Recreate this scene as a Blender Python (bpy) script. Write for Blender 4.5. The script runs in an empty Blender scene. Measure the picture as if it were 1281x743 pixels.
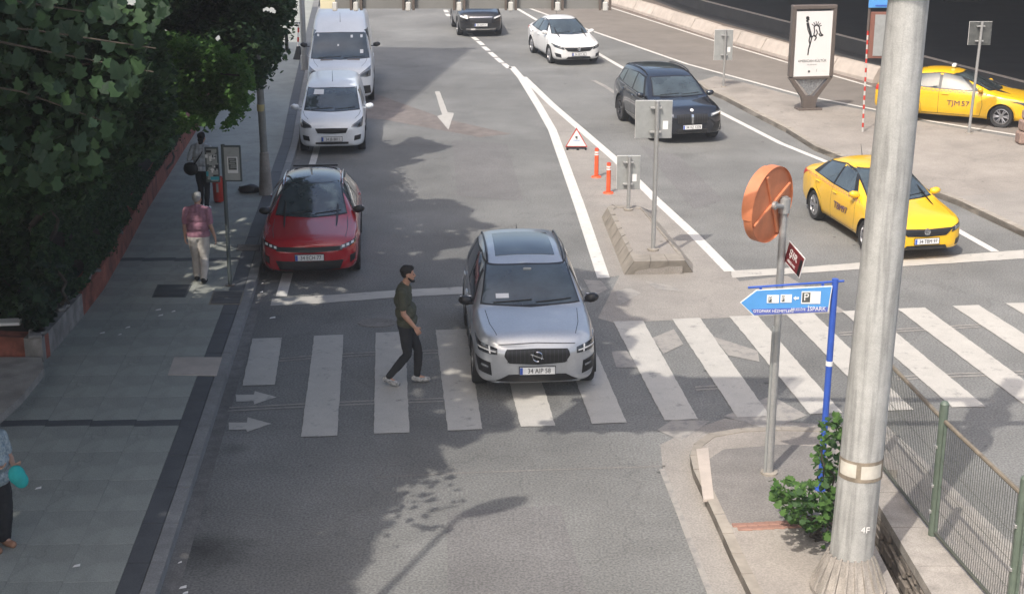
import bpy, bmesh, math, random
import numpy as np
from math import sin, cos, tan, pi, radians, atan2, sqrt, hypot
from mathutils import Vector, Matrix, noise
from mathutils.bvhtree import BVHTree
from mathutils.geometry import tessellate_polygon
random.seed(7); np.random.seed(7)
S = bpy.context.scene
COL = S.collection

# ---------------------------------------------------------------- camera
CAM_H, PITCH, FPX = 8.0, radians(17.5), 1850.0
cam_d = bpy.data.cameras.new('camera'); cam = bpy.data.objects.new('camera', cam_d); COL.objects.link(cam)
cam.location = (0, 0, CAM_H); cam.rotation_euler = (radians(90) - PITCH, 0, 0)
cam_d.sensor_width = 36; cam_d.lens = 36 * FPX / 1281.0
cam_d.clip_start = 0.1; cam_d.clip_end = 2000
S.camera = cam
# ---------------------------------------------------------------- light
SUN_EL, SUN_AZ = radians(53.5), atan2(0.49, 0.87)      # shadows run away from the camera and to the right
SHX, SHY = 0.49 / tan(SUN_EL), 0.87 / tan(SUN_EL)       # shift of a shadow per metre of height
W = bpy.data.worlds.new('World'); S.world = W; W.use_nodes = True
wn = W.node_tree.nodes; wl = W.node_tree.links
for n in list(wn): wn.remove(n)
sky = wn.new('ShaderNodeTexSky'); sky.sky_type = 'NISHITA'; sky.sun_disc = False
sky.sun_elevation = SUN_EL; sky.sun_rotation = pi + SUN_AZ; sky.air_density = 1.0; sky.dust_density = 5.0; sky.ozone_density = 0.3
bg = wn.new('ShaderNodeBackground'); bg.inputs[1].default_value = 0.15
wo = wn.new('ShaderNodeOutputWorld'); wl.new(sky.outputs[0], bg.inputs[0]); wl.new(bg.outputs[0], wo.inputs[0])
sd = bpy.data.lights.new('sun', 'SUN'); sd.energy = 2.35; sd.angle = radians(0.53); sd.color = (1.0, 0.94, 0.86)
so = bpy.data.objects.new('sun', sd); COL.objects.link(so)
sdir = Vector((0.49 * cos(SUN_EL), 0.87 * cos(SUN_EL), -sin(SUN_EL)))
so.rotation_euler = sdir.to_track_quat('-Z', 'Y').to_euler(); so.location = (-10, -18, 30)
S.view_settings.view_transform = 'Standard'; S.view_settings.look = 'None'
S.view_settings.exposure = 0.78; S.view_settings.gamma = 1.0
S.render.engine = 'CYCLES'

# ---------------------------------------------------------------- helpers
def G(px, py, z=0.0):
    """photo pixel -> point on the level z"""
    dx = (px - 640.5) / FPX; dy = -(py - 371.5) / FPX
    d = (dx, cos(PITCH) + dy * sin(PITCH), -sin(PITCH) + dy * cos(PITCH))
    t = (z - CAM_H) / d[2]
    return (d[0] * t, d[1] * t)
def PX(X, Y, Z):
    zc = Y * cos(PITCH) + (CAM_H - Z) * sin(PITCH); u = Y * sin(PITCH) - (CAM_H - Z) * cos(PITCH)
    return (640.5 + FPX * X / zc, 371.5 - FPX * u / zc) if zc > 0.1 else (-9e3, 9e3)
def inpoly(p, poly):
    if not poly: return False
    x, y = p; c = False; n = len(poly); j = n - 1
    for i in range(n):
        xi, yi = poly[i]; xj, yj = poly[j]
        if (yi > y) != (yj > y) and x < (xj - xi) * (y - yi) / (yj - yi) + xi: c = not c
        j = i
    return c
def lerp(a, b, t): return a + (b - a) * t
def ragged(pts, step=.10, amp=.006):
    out = []
    for i in range(len(pts)):
        a = Vector(pts[i]); b = Vector(pts[(i + 1) % len(pts)]); L = (b - a).length; n = max(1, int(L / step)); d = (b - a) / max(L, 1e-6); nn = Vector((-d.y, d.x))
        for k in range(n): out.append(tuple(a + (b - a) * (k / n) + nn * random.uniform(-amp, amp)))
    return out
def interp(tab, s):
    if s <= tab[0][0]: return tab[0][1]
    for (a, va), (b, vb) in zip(tab, tab[1:]):
        if s <= b: return va + (vb - va) * (s - a) / (b - a)
    return tab[-1][1]
def C(r, g, b):
    f = lambda c: (c / 255 / 12.92) if c / 255 <= 0.04045 else ((c / 255 + 0.055) / 1.055) ** 2.4
    return (f(r), f(g), f(b), 1.0)

# ---------------------------------------------------------------- materials
def mat(name, col, rough=0.7, metal=0.0, var=0.12, scale=6.0, bump=0.0, bscale=40.0, coat=0.0, spec=0.5, col2=None, speck=0.0, speck_scale=260.0, big=0.0, bigscale=0.35, emit=None, det=6.0):
    m = bpy.data.materials.new(name); m.use_nodes = True
    nt = m.node_tree; N = nt.nodes; Lk = nt.links
    b = N['Principled BSDF']; b.inputs['Roughness'].default_value = rough; b.inputs['Metallic'].default_value = metal
    b.inputs['Coat Weight'].default_value = coat; b.inputs['Coat Roughness'].default_value = 0.04
    b.inputs['Specular IOR Level'].default_value = spec
    c = col if len(col) == 4 else (*col, 1)
    tc = N.new('ShaderNodeTexCoord')
    no = N.new('ShaderNodeTexNoise'); no.inputs['Scale'].default_value = scale; no.inputs['Detail'].default_value = det; no.inputs['Roughness'].default_value = 0.6
    Lk.new(tc.outputs['Object'], no.inputs['Vector'])
    mr = N.new('ShaderNodeMapRange'); mr.inputs['From Min'].default_value = 0.3; mr.inputs['From Max'].default_value = 0.7
    mr.inputs['To Min'].default_value = 0; mr.inputs['To Max'].default_value = 1
    Lk.new(no.outputs['Fac'], mr.inputs['Value'])
    mx = N.new('ShaderNodeMix'); mx.data_type = 'RGBA'
    c2 = col2 if col2 else tuple(min(1, v * (1 + var)) for v in c[:3]) + (1,)
    c1 = c if col2 else tuple(v * (1 - var) for v in c[:3]) + (1,)
    mx.inputs['A'].default_value = c1; mx.inputs['B'].default_value = c2
    Lk.new(mr.outputs[0], mx.inputs['Factor'])
    out = mx.outputs['Result']
    def mul(out, fac_out, lo, hi, f0, f1):
        r = N.new('ShaderNodeMapRange'); r.inputs['From Min'].default_value = f0; r.inputs['From Max'].default_value = f1
        r.inputs['To Min'].default_value = lo; r.inputs['To Max'].default_value = hi
        Lk.new(fac_out, r.inputs['Value'])
        v = N.new('ShaderNodeVectorMath'); v.operation = 'SCALE'; Lk.new(out, v.inputs[0]); Lk.new(r.outputs[0], v.inputs['Scale'])
        return v.outputs[0]
    if big:
        n2 = N.new('ShaderNodeTexNoise'); n2.inputs['Scale'].default_value = bigscale; n2.inputs['Detail'].default_value = 5
        Lk.new(tc.outputs['Object'], n2.inputs['Vector']); out = mul(out, n2.outputs['Fac'], 1 - big, 1 + big, 0.3, 0.7)
    if speck:
        n3 = N.new('ShaderNodeTexNoise'); n3.inputs['Scale'].default_value = speck_scale; n3.inputs['Detail'].default_value = 2
        Lk.new(tc.outputs['Object'], n3.inputs['Vector']); out = mul(out, n3.outputs['Fac'], 1 - speck, 1 + speck, 0.35, 0.65)
    Lk.new(out, b.inputs['Base Color'])
    if bump:
        nb = N.new('ShaderNodeTexNoise'); nb.inputs['Scale'].default_value = bscale; nb.inputs['Detail'].default_value = 4
        Lk.new(tc.outputs['Object'], nb.inputs['Vector'])
        bp = N.new('ShaderNodeBump'); bp.inputs['Strength'].default_value = bump; bp.inputs['Distance'].default_value = 0.01
        Lk.new(nb.outputs['Fac'], bp.inputs['Height']); Lk.new(bp.outputs[0], b.inputs['Normal'])
    return m
def leafmat(name, c1, c2, rough=0.5, trans=0.25):
    m = bpy.data.materials.new(name); m.use_nodes = True; N = m.node_tree.nodes; Lk = m.node_tree.links
    b = N['Principled BSDF']; b.inputs['Roughness'].default_value = rough + .12; b.inputs['Specular IOR Level'].default_value = 0.18
    g = N.new('ShaderNodeNewGeometry'); r = N.new('ShaderNodeMix'); r.data_type = 'RGBA'
    Lk.new(g.outputs['Random Per Island'], r.inputs['Factor']); r.inputs['A'].default_value = c1; r.inputs['B'].default_value = c2
    Lk.new(r.outputs['Result'], b.inputs['Base Color'])
    t = N.new('ShaderNodeBsdfTranslucent'); Lk.new(r.outputs['Result'], t.inputs['Color'])
    ms = N.new('ShaderNodeMixShader'); ms.inputs[0].default_value = trans
    Lk.new(b.outputs[0], ms.inputs[1]); Lk.new(t.outputs[0], ms.inputs[2]); Lk.new(ms.outputs[0], N['Material Output'].inputs[0])
    return m
def paint_mark(name, col, wear=0.35, scale=9.0):
    """road paint worn through to the asphalt: alpha-free, mixes to asphalt colour where it is worn away"""
    m = mat(name, col, rough=0.75, var=0.07, scale=3.0, speck=0.12, speck_scale=120)
    N = m.node_tree.nodes; Lk = m.node_tree.links; b = N['Principled BSDF']
    src = b.inputs['Base Color'].links[0].from_socket
    tc = N.new('ShaderNodeTexCoord'); no = N.new('ShaderNodeTexNoise'); no.inputs['Scale'].default_value = scale; no.inputs['Detail'].default_value = 9; no.inputs['Roughness'].default_value = 0.75
    Lk.new(tc.outputs['Object'], no.inputs['Vector'])
    r = N.new('ShaderNodeMapRange'); r.inputs['From Min'].default_value = 0.62 - wear * 0.35; r.inputs['From Max'].default_value = 0.70 - wear * 0.35 + 0.06
    Lk.new(no.outputs['Fac'], r.inputs['Value'])
    mx = N.new('ShaderNodeMix'); mx.data_type = 'RGBA'; Lk.new(r.outputs[0], mx.inputs['Factor']); Lk.new(src, mx.inputs['A']); mx.inputs['B'].default_value = (0.21, 0.20, 0.19, 1)
    Lk.new(mx.outputs['Result'], b.inputs['Base Color'])
    return m
M = {}
M['asphalt'] = mat('asphalt', (0.166, 0.166, 0.158), 0.9, var=0.10, scale=1.3, bump=0.5, bscale=90, big=0.22, bigscale=0.30, speck=0.28, speck_scale=34, det=12)
M['asphalt_far'] = mat('asphalt_brown', (0.185, 0.165, 0.145), 0.9, var=0.12, scale=1.3, big=0.12, bigscale=0.3, speck=0.12, speck_scale=40)
M['concrete_road'] = mat('concrete_road', (0.27, 0.25, 0.225), 0.9, var=0.10, scale=1.8, bump=0.3, big=0.12, speck=0.16, speck_scale=40, det=10)
M['patch'] = mat('patch', (0.19, 0.178, 0.165), 0.9, var=0.15, scale=2.5, big=0.12, speck=0.2, speck_scale=40)
M['trench'] = mat('trench', (0.185, 0.16, 0.145), 0.9, var=0.2, scale=3.0, big=0.2, speck=0.15, speck_scale=40)
M['paint_white'] = paint_mark('road_paint_white', (0.60, 0.58, 0.54), 0.16, 7)
M['paint_old'] = paint_mark('road_paint_old', (0.31, 0.29, 0.26), 0.42, 5)
M['paint_zebra'] = paint_mark('road_paint_zebra', (0.44, 0.42, 0.38), 0.16, 4)
M['granite'] = mat('granite', (0.275, 0.285, 0.255), 0.75, var=0.12, scale=3.0, bump=0.2, big=0.14, bigscale=0.5, speck=0.14, speck_scale=60, det=10)
M['granite2'] = mat('granite_light', (0.282, 0.292, 0.262), 0.75, var=0.12, scale=3.0, bump=0.2, big=0.14, bigscale=0.5, speck=0.14, speck_scale=60, det=10)
M['granite_dark'] = mat('granite_dark', (0.085, 0.089, 0.094), 0.7, var=0.15, scale=3.0, bump=0.2, big=0.15, speck=0.15, speck_scale=60)
M['kerb'] = mat('kerb', (0.225, 0.225, 0.22), 0.8, var=0.15, scale=4.0, bump=0.3, big=0.15, speck=0.15, speck_scale=60)
M['joint'] = mat('joint_dirt', (0.17, 0.17, 0.165), 0.95, var=0.2)
M['gutter'] = mat('gutter_concrete', (0.155, 0.15, 0.142), 0.9, var=0.25, scale=5, big=0.2, speck=0.2, speck_scale=50)
M['tan_pave'] = mat('tan_pavement', (0.285, 0.258, 0.228), 0.9, var=0.12, scale=1.5, bump=0.3, big=0.14, speck=0.14, speck_scale=45, det=10)
M['tan_kerb'] = mat('tan_kerb', (0.29, 0.26, 0.22), 0.9, var=0.2, scale=4, bump=0.4, big=0.15)
M['concrete'] = mat('concrete', (0.29, 0.265, 0.235), 0.9, var=0.15, scale=4, bump=0.4, big=0.15, speck=0.14, speck_scale=60)
M['concrete_pale'] = mat('concrete_pale', (0.44, 0.385, 0.335), 0.9, var=0.12, scale=3, bump=0.4, big=0.1)
M['brown_strip'] = mat('brown_strip', (0.155, 0.125, 0.105), 0.9, var=0.2, scale=2)
M['shade_conc'] = mat('shade_concrete', (0.06, 0.058, 0.055), 0.9, var=0.2, scale=1)  # concrete darkened in colour for the shade under the viaduct
M['shade_asph'] = mat('shade_asphalt', (0.045, 0.045, 0.045), 0.95, var=0.2, scale=0.8)  # viaduct shade is partly put into this road colour
M['redwall'] = mat('terracotta_paint', (0.27, 0.085, 0.055), 0.85, var=0.25, scale=5, bump=0.4, big=0.25, bigscale=1.2)
M['render'] = mat('worn_render', (0.26, 0.245, 0.23), 0.9, var=0.3, scale=3, bump=0.5, big=0.3)
M['soil'] = mat('soil', (0.035, 0.030, 0.022), 0.95, var=0.4, scale=4)
M['steel'] = mat('galvanised_steel', (0.42, 0.42, 0.41), 0.45, metal=0.55, var=0.1, scale=14, speck=0.06, speck_scale=80)
M['pole_steel'] = mat('pole_steel', (0.44, 0.44, 0.42), 0.55, metal=0.25, var=0.10, scale=9, bump=0.15, bscale=60, speck=0.10, speck_scale=90, big=0.1, bigscale=1.5)
def streaks(m, lo=.72, sc=(16, 16, 1.1)):
    N = m.node_tree.nodes; Lk = m.node_tree.links; b = N['Principled BSDF']; out = b.inputs['Base Color'].links[0].from_socket
    tc = N.new('ShaderNodeTexCoord'); mp = N.new('ShaderNodeMapping'); mp.inputs['Scale'].default_value = sc; Lk.new(tc.outputs['Object'], mp.inputs['Vector'])
    no = N.new('ShaderNodeTexNoise'); no.inputs['Scale'].default_value = 1.0; no.inputs['Detail'].default_value = 8; Lk.new(mp.outputs[0], no.inputs['Vector'])
    r = N.new('ShaderNodeMapRange'); r.inputs['From Min'].default_value = .36; r.inputs['From Max'].default_value = .52; r.inputs['To Min'].default_value = lo; r.inputs['To Max'].default_value = 1
    Lk.new(no.outputs['Fac'], r.inputs['Value']); v = N.new('ShaderNodeVectorMath'); v.operation = 'SCALE'; Lk.new(out, v.inputs[0]); Lk.new(r.outputs[0], v.inputs['Scale']); Lk.new(v.outputs[0], b.inputs['Base Color'])
streaks(M['pole_steel'])
M['sign_back'] = mat('sign_back', (0.36, 0.37, 0.36), 0.5, metal=0.4, var=0.1, scale=8)
M['sign_dark'] = mat('sign_back_dark', (0.10, 0.105, 0.10), 0.5, metal=0.3, var=0.3, scale=8)
M['sign_face'] = mat('off_white', (0.50, 0.49, 0.46), 0.5, var=0.05)
M['cream'] = mat('cream_paper', (0.55, 0.52, 0.45), 0.6, var=0.12, scale=9)
M['white'] = mat('white_enamel', (0.78, 0.77, 0.75), 0.4, var=0.04)
M['black'] = mat('black_plastic', (0.012, 0.012, 0.013), 0.45, var=0.2)
M['rubber'] = mat('rubber', (0.022, 0.022, 0.022), 0.8, var=0.2)
M['red'] = mat('red_enamel', (0.50, 0.035, 0.02), 0.45, var=0.15)
M['orange'] = mat('orange_plastic', (0.75, 0.11, 0.035), 0.5, var=0.12, scale=9)
M['mirror_orange'] = mat('mirror_orange', (0.60, 0.21, 0.095), 0.55, var=0.12, scale=6, big=0.1)
M['blue'] = mat('blue_enamel', (0.035, 0.095, 0.42), 0.4, var=0.12)
M['sky_blue'] = mat('sky_blue_sheet', (0.09, 0.30, 0.64), 0.35, var=0.05)
M['green_post'] = mat('green_grey_paint', (0.105, 0.135, 0.105), 0.5, var=0.15, scale=8)
M['rail_brown'] = mat('rail_brown', (0.19, 0.16, 0.12), 0.6, var=0.25, scale=10)
M['wire'] = mat('fence_wire', (0.07, 0.075, 0.06), 0.6, var=0.1)
M['frame_brown'] = mat('frame_taupe', (0.11, 0.09, 0.078), 0.45, var=0.08)
M['brick'] = mat('brick', (0.30, 0.17, 0.13), 0.9, var=0.3, scale=7, bump=0.4)
M['brown_brick'] = mat('weathered_brick', (0.27, 0.19, 0.155), 0.9, var=0.3, scale=7, bump=0.5)
M['stone'] = mat('rubble_stone', (0.19, 0.165, 0.14), 0.9, var=0.35, scale=6, bump=0.6)
M['bark'] = mat('bark', (0.06, 0.05, 0.038), 0.9, var=0.4, scale=5, bump=0.8, bscale=14)
streaks(M['redwall'], .6, (3, 3, 2)); streaks(M['render'], .7, (4, 4, 2)); streaks(M['concrete'], .8, (3, 3, 3))
M['glass'] = mat('car_glass', (0.045, 0.060, 0.066), 0.05, var=0.45, scale=2.2, spec=0.9, coat=0.5)  # bluish, mottled base stands in for reflections on the panes
M['chrome'] = mat('chrome', (0.62, 0.62, 0.63), 0.18, metal=1.0, var=0.05)
M['lamp'] = mat('headlamp_glass', (0.22, 0.23, 0.24), 0.12, metal=0.3, var=0.5, scale=18, coat=1.0)
M['lamp_dark'] = mat('headlamp_dark', (0.03, 0.032, 0.035), 0.1, var=0.4, scale=18, coat=1.0)
M['plate'] = mat('plate_white', (0.72, 0.72, 0.71), 0.4, var=0.03)
M['rim'] = mat('alloy_rim', (0.42, 0.42, 0.43), 0.3, metal=0.8, var=0.1)
M['rim_dark'] = mat('alloy_dark', (0.06, 0.06, 0.065), 0.35, metal=0.6, var=0.1)
M['dash'] = mat('dash', (0.03, 0.03, 0.032), 0.8)
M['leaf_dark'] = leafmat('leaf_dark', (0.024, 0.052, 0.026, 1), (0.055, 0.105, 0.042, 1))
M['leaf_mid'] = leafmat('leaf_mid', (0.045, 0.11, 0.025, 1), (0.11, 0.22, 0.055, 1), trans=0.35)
M['leaf_big'] = leafmat('leaf_big', (0.014, 0.030, 0.018, 1), (0.026, 0.052, 0.028, 1), trans=0.15)  # canopy shade over the near leaves is put into this dark green
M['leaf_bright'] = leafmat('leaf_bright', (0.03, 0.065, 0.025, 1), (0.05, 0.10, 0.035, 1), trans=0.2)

# ---------------------------------------------------------------- objects
def link(name, me, parent=None, loc=None, rot=None):
    o = bpy.data.objects.new(name, me); COL.objects.link(o)
    if parent: o.parent = parent
    if loc is not None: o.location = loc
    if rot is not None: o.rotation_euler = rot
    return o
def tag(o, label=None, cat=None, group=None, kind=None):
    if label: o['label'] = label
    if cat: o['category'] = cat
    if group: o['group'] = group
    if kind: o['kind'] = kind
    return o
def thing(name, label, cat, loc=(0, 0, 0), rz=0.0, group=None):
    o = link(name, None, None, loc, (0, 0, rz)); o.empty_display_size = 0.3
    return tag(o, label, cat, group)
class MB:
    """collects shapes; build() makes them one mesh object"""
    def __init__(s): s.v = []; s.f = []; s.mi = []; s.cur = 0
    def add(s, vs, fs):
        o = len(s.v); s.v += [tuple(v) for v in vs]; s.f += [tuple(i + o for i in f) for f in fs]; s.mi += [s.cur] * len(fs); return s
    def box(s, c, d, rz=0.0, bev=0.0, M4=None):
        x, y, z = d[0] / 2, d[1] / 2, d[2] / 2
        if bev > 0:
            b = min(bev, x * .9, y * .9, z * .9)
            bm = bmesh.new(); bmesh.ops.create_cube(bm, size=1); bmesh.ops.scale(bm, vec=d, verts=bm.verts)
            bmesh.ops.bevel(bm, geom=bm.edges[:] , offset=b, segments=1, affect='EDGES', profile=0.5)
            vs = [v.co.copy() for v in bm.verts]; fs = [[v.index for v in f.verts] for f in bm.faces]; bm.free()
        else:
            vs = [Vector((i * x, j * y, k * z)) for k in (-1, 1) for j in (-1, 1) for i in (-1, 1)]
            fs = [(0, 2, 3, 1), (4, 5, 7, 6), (0, 1, 5, 4), (2, 6, 7, 3), (0, 4, 6, 2), (1, 3, 7, 5)]
        R = M4 if M4 else Matrix.Rotation(rz, 4, 'Z')
        return s.add([R @ v + Vector(c) for v in vs], fs)
    def tube(s, a, b, r0, r1=None, n=12, cap=True):
        r1 = r0 if r1 is None else r1; a = Vector(a); b = Vector(b); d = (b - a).normalized()
        u = d.orthogonal().normalized(); w = d.cross(u)
        vs = [a + (u * cos(2 * pi * i / n) + w * sin(2 * pi * i / n)) * r0 for i in range(n)] + [b + (u * cos(2 * pi * i / n) + w * sin(2 * pi * i / n)) * r1 for i in range(n)]
        fs = [(i, (i + 1) % n, n + (i + 1) % n, n + i) for i in range(n)]
        if cap: fs += [tuple(range(n - 1, -1, -1)), tuple(range(n, 2 * n))]
        return s.add(vs, fs)
    def path(s, pts, rs, n=10):
        for i in range(len(pts) - 1): s.tube(pts[i], pts[i + 1], rs[i], rs[i + 1], n)
        return s
    def prism(s, poly, axis, a, b):
        """poly in the other two axes, extruded along axis from a to b"""
        def P(p, t): return (t, p[0], p[1]) if axis == 0 else (p[0], t, p[1]) if axis == 1 else (p[0], p[1], t)
        n = len(poly); vs = [P(p, a) for p in poly] + [P(p, b) for p in poly]
        tr = tessellate_polygon([[Vector((p[0], p[1], 0)) for p in poly]])
        fs = [tuple(t) for t in tr] + [tuple(n + i for i in reversed(t)) for t in tr] + [(i, (i + 1) % n, n + (i + 1) % n, n + i) for i in range(n)]
        return s.add(vs, fs)
    def lathe(s, prof, n=24, axis='Z', c=(0, 0, 0)):
        vs = []; m = len(prof)
        for i in range(n):
            a = 2 * pi * i / n
            for r, h in prof:
                p = (r * cos(a), r * sin(a), h) if axis == 'Z' else (h, r * cos(a), r * sin(a)) if axis == 'X' else (r * cos(a), h, r * sin(a))
                vs.append(Vector(p) + Vector(c))
        fs = [(i * m + j, ((i + 1) % n) * m + j, ((i + 1) % n) * m + j + 1, i * m + j + 1) for i in range(n) for j in range(m - 1)]
        return s.add(vs, fs)
    def mesh(s, name, mats, smooth=False, norm=True):
        me = bpy.data.meshes.new(name); me.from_pydata(s.v, [], s.f); me.update()
        for m in (mats if isinstance(mats, (list, tuple)) else [mats]): me.materials.append(m)
        if max(s.mi or [0]) > 0: me.polygons.foreach_set('material_index', s.mi)
        if norm:
            bm = bmesh.new(); bm.from_mesh(me); bmesh.ops.recalc_face_normals(bm, faces=bm.faces); bm.to_mesh(me); bm.free()
        if smooth:
            me.polygons.foreach_set('use_smooth', [True] * len(me.polygons))
            try: me.set_sharp_from_angle(angle=radians(38))
            except Exception: pass
        return me
    def build(s, name, mats, parent=None, smooth=False, loc=None, rot=None):
        return link(name, s.mesh(name, mats, smooth), parent, loc, rot)
def sheet(name, pts, z, m, parent=None, holes=None, kind='structure', sub=0):
    """flat sheet from world points"""
    loops = [[Vector((p[0], p[1], 0)) for p in pts]] + [[Vector((p[0], p[1], 0)) for p in h] for h in (holes or [])]
    tr = tessellate_polygon(loops); vs = [(v.x, v.y, z) for l in loops for v in l]
    mb = MB(); mb.add(vs, [tuple(t) for t in tr]); me = mb.mesh(name, m)
    bm = bmesh.new(); bm.from_mesh(me)
    for f in bm.faces:
        if f.normal.z < 0: f.normal_flip()
    bm.to_mesh(me); bm.free()
    o = link(name, me, parent)
    if kind and not parent: o['kind'] = kind
    return o
def slab(name, pts, z0, z1, m, parent=None, kind='structure', smooth=False):
    o = MB().prism([tuple(p[:2]) for p in pts], 2, z0, z1).build(name, m, parent)
    if kind and not parent: o['kind'] = kind
    return o
def text_mesh(s, size, name='text', ext=0.001, sx=1.0, m=None):
    cu = bpy.data.curves.new(name, 'FONT'); cu.body = s; cu.size = size; cu.extrude = ext; cu.align_x = 'CENTER'; cu.align_y = 'CENTER'; cu.resolution_u = 3
    o = bpy.data.objects.new(name, cu); COL.objects.link(o)
    dg = bpy.context.evaluated_depsgraph_get(); me = bpy.data.meshes.new_from_object(o.evaluated_get(dg))
    bpy.data.objects.remove(o); bpy.data.curves.remove(cu)
    for v in me.vertices: v.co.x *= sx
    me.materials.clear(); me.materials.append(m); me.name = name
    return me
def ribbon_pts(line, w):
    """offset a polyline to both sides -> polygon"""
    L = []; R = []
    for i, p in enumerate(line):
        a = Vector(line[max(0, i - 1)][:2]); b = Vector(line[min(len(line) - 1, i + 1)][:2]); d = (b - a).normalized(); n = Vector((-d.y, d.x)) * w / 2
        q = Vector(p[:2]); L.append(tuple(q + n)); R.append(tuple(q - n))
    return L + R[::-1]

# ================================================================= asphalt wear: oil stains, cracks
def add_wear(m, stains, crack=0.14):
    N = m.node_tree.nodes; Lk = m.node_tree.links; b = N['Principled BSDF']; out = b.inputs['Base Color'].links[0].from_socket
    tc = N.new('ShaderNodeTexCoord'); nz = N.new('ShaderNodeTexNoise'); nz.inputs['Scale'].default_value = 2.2; nz.inputs['Detail'].default_value = 6
    Lk.new(tc.outputs['Object'], nz.inputs['Vector'])
    def scale(out, fac):
        v = N.new('ShaderNodeVectorMath'); v.operation = 'SCALE'; Lk.new(out, v.inputs[0]); Lk.new(fac, v.inputs['Scale']); return v.outputs[0]
    for (x, y, r, k) in stains:
        d = N.new('ShaderNodeVectorMath'); d.operation = 'DISTANCE'; Lk.new(tc.outputs['Object'], d.inputs[0]); d.inputs[1].default_value = (x, y, 0)
        a = N.new('ShaderNodeMath'); a.operation = 'MULTIPLY_ADD'; Lk.new(nz.outputs['Fac'], a.inputs[0]); a.inputs[1].default_value = r * 1.6; Lk.new(d.outputs['Value'], a.inputs[2])
        mr = N.new('ShaderNodeMapRange'); mr.inputs['From Min'].default_value = r * 0.9; mr.inputs['From Max'].default_value = r * 1.9; mr.inputs['To Min'].default_value = k; mr.inputs['To Max'].default_value = 1
        Lk.new(a.outputs[0], mr.inputs['Value']); out = scale(out, mr.outputs[0])
    # cracks
    vo = N.new('ShaderNodeTexVoronoi'); vo.feature = 'DISTANCE_TO_EDGE'; vo.inputs['Scale'].default_value = 0.42
    dn = N.new('ShaderNodeTexNoise'); dn.inputs['Scale'].default_value = 1.3; dn.inputs['Detail'].default_value = 7; Lk.new(tc.outputs['Object'], dn.inputs['Vector'])
    vm = N.new('ShaderNodeVectorMath'); vm.operation = 'MULTIPLY_ADD'; Lk.new(dn.outputs['Color'], vm.inputs[0]); vm.inputs[1].default_value = (1.5, 1.5, 0); Lk.new(tc.outputs['Object'], vm.inputs[2])
    Lk.new(vm.outputs[0], vo.inputs['Vector'])
    mr = N.new('ShaderNodeMapRange'); mr.inputs['From Min'].default_value = 0.002; mr.inputs['From Max'].default_value = 0.010; mr.inputs['To Min'].default_value = 1 - crack; mr.inputs['To Max'].default_value = 1
    Lk.new(vo.outputs['Distance'], mr.inputs['Value']); out = scale(out, mr.outputs[0])
    # black spots of bitumen and chewing gum
    v2 = N.new('ShaderNodeTexVoronoi'); v2.inputs['Scale'].default_value = 1.1; v2.inputs['Randomness'].default_value = 1; Lk.new(tc.outputs['Object'], v2.inputs['Vector'])
    m2 = N.new('ShaderNodeMapRange'); m2.inputs['From Min'].default_value = 0.035; m2.inputs['From Max'].default_value = 0.055; m2.inputs['To Min'].default_value = 0.45; m2.inputs['To Max'].default_value = 1
    a2 = N.new('ShaderNodeMath'); a2.operation = 'MULTIPLY_ADD'; Lk.new(dn.outputs['Fac'], a2.inputs[0]); a2.inputs[1].default_value = 0.10; Lk.new(v2.outputs['Distance'], a2.inputs[2])
    a3 = N.new('ShaderNodeMath'); a3.operation = 'SUBTRACT'; Lk.new(a2.outputs[0], a3.inputs[0]); a3.inputs[1].default_value = 0.05
    Lk.new(a3.outputs[0], m2.inputs['Value']); out = scale(out, m2.outputs[0])
    Lk.new(out, b.inputs['Base Color'])
st = [(*G(255, 690), 0.55, 0.42), (*G(232, 640), 0.3, 0.6), (*G(290, 560), 0.25, 0.65), (*G(415, 345), 0.4, 0.7), (*G(670, 500), 0.5, 0.7), (*G(600, 330), 0.5, 0.8), (*G(395, 200), 0.8, 0.7), (*G(700, 90), 0.9, 0.75), (*G(850, 195), 0.8, 0.75)]
add_wear(M['asphalt'], st)
add_wear(M['granite'], [(*G(100, 700), 0.6, 0.8)], 0.15); add_wear(M['tan_pave'], [(*G(1010, 140), 0.8, 0.7), (*G(930, 118), 0.8, 0.7)], 0.12)
add_wear(M['concrete_road'], [], 0.12)

# ================================================================= ground and roads
A1 = G(1106, 638, .25); B1 = G(1169, 743, .25)
def wall_x(d): return A1[0] + (B1[0] - A1[0]) * (A1[1] - d) / (A1[1] - B1[1])
PIT = [(4.20, 9.0), (4.20, 17.55), (wall_x(17.55), 17.55), (wall_x(9), 9.0)]
sheet('road', [(-300, -60), (300, -60), (300, 500), (-300, 500)], 0.0, M['asphalt'], holes=[PIT])
def gp(l, z=0): return [G(x, y, z) for x, y in l]
r2 = [(662, 11), (742, 40), (860, 81), (1000, 119), (1096, 138), (1168, 153), (1281, 171), (1420, 196)]
r3 = [(745, 4), (760, 9), (891, 51), (985, 79), (1090, 109), (1281, 150), (1420, 175)]
redge = [(646, 11), (672, 26), (747, 67), (780, 86), (895, 138), (977, 180), (1029, 201), (1120, 243), (1204, 292), (1245, 315)]
lineA = [(640, 84), (652, 98), (675, 135), (691, 163), (704, 199), (725, 258), (755, 348)]
lineB = [(640, 84), (655, 97), (690, 131), (771, 201), (819, 249), (868, 294), (913, 340)]
rr2 = gp(r2); rr3 = gp(r3)
d0 = Vector(rr2[0]) - Vector(rr2[1]); d0.normalize(); d3 = (Vector(rr3[0]) - Vector(rr3[2])).normalized()
far2 = [tuple(Vector(rr2[0]) + d0 * 60)] + rr2; far3 = [tuple(Vector(rr3[0]) + d3 * 60)] + rr3
sheet('road_far', far2 + far3[::-1], 0.004, M['asphalt_far'])
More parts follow.
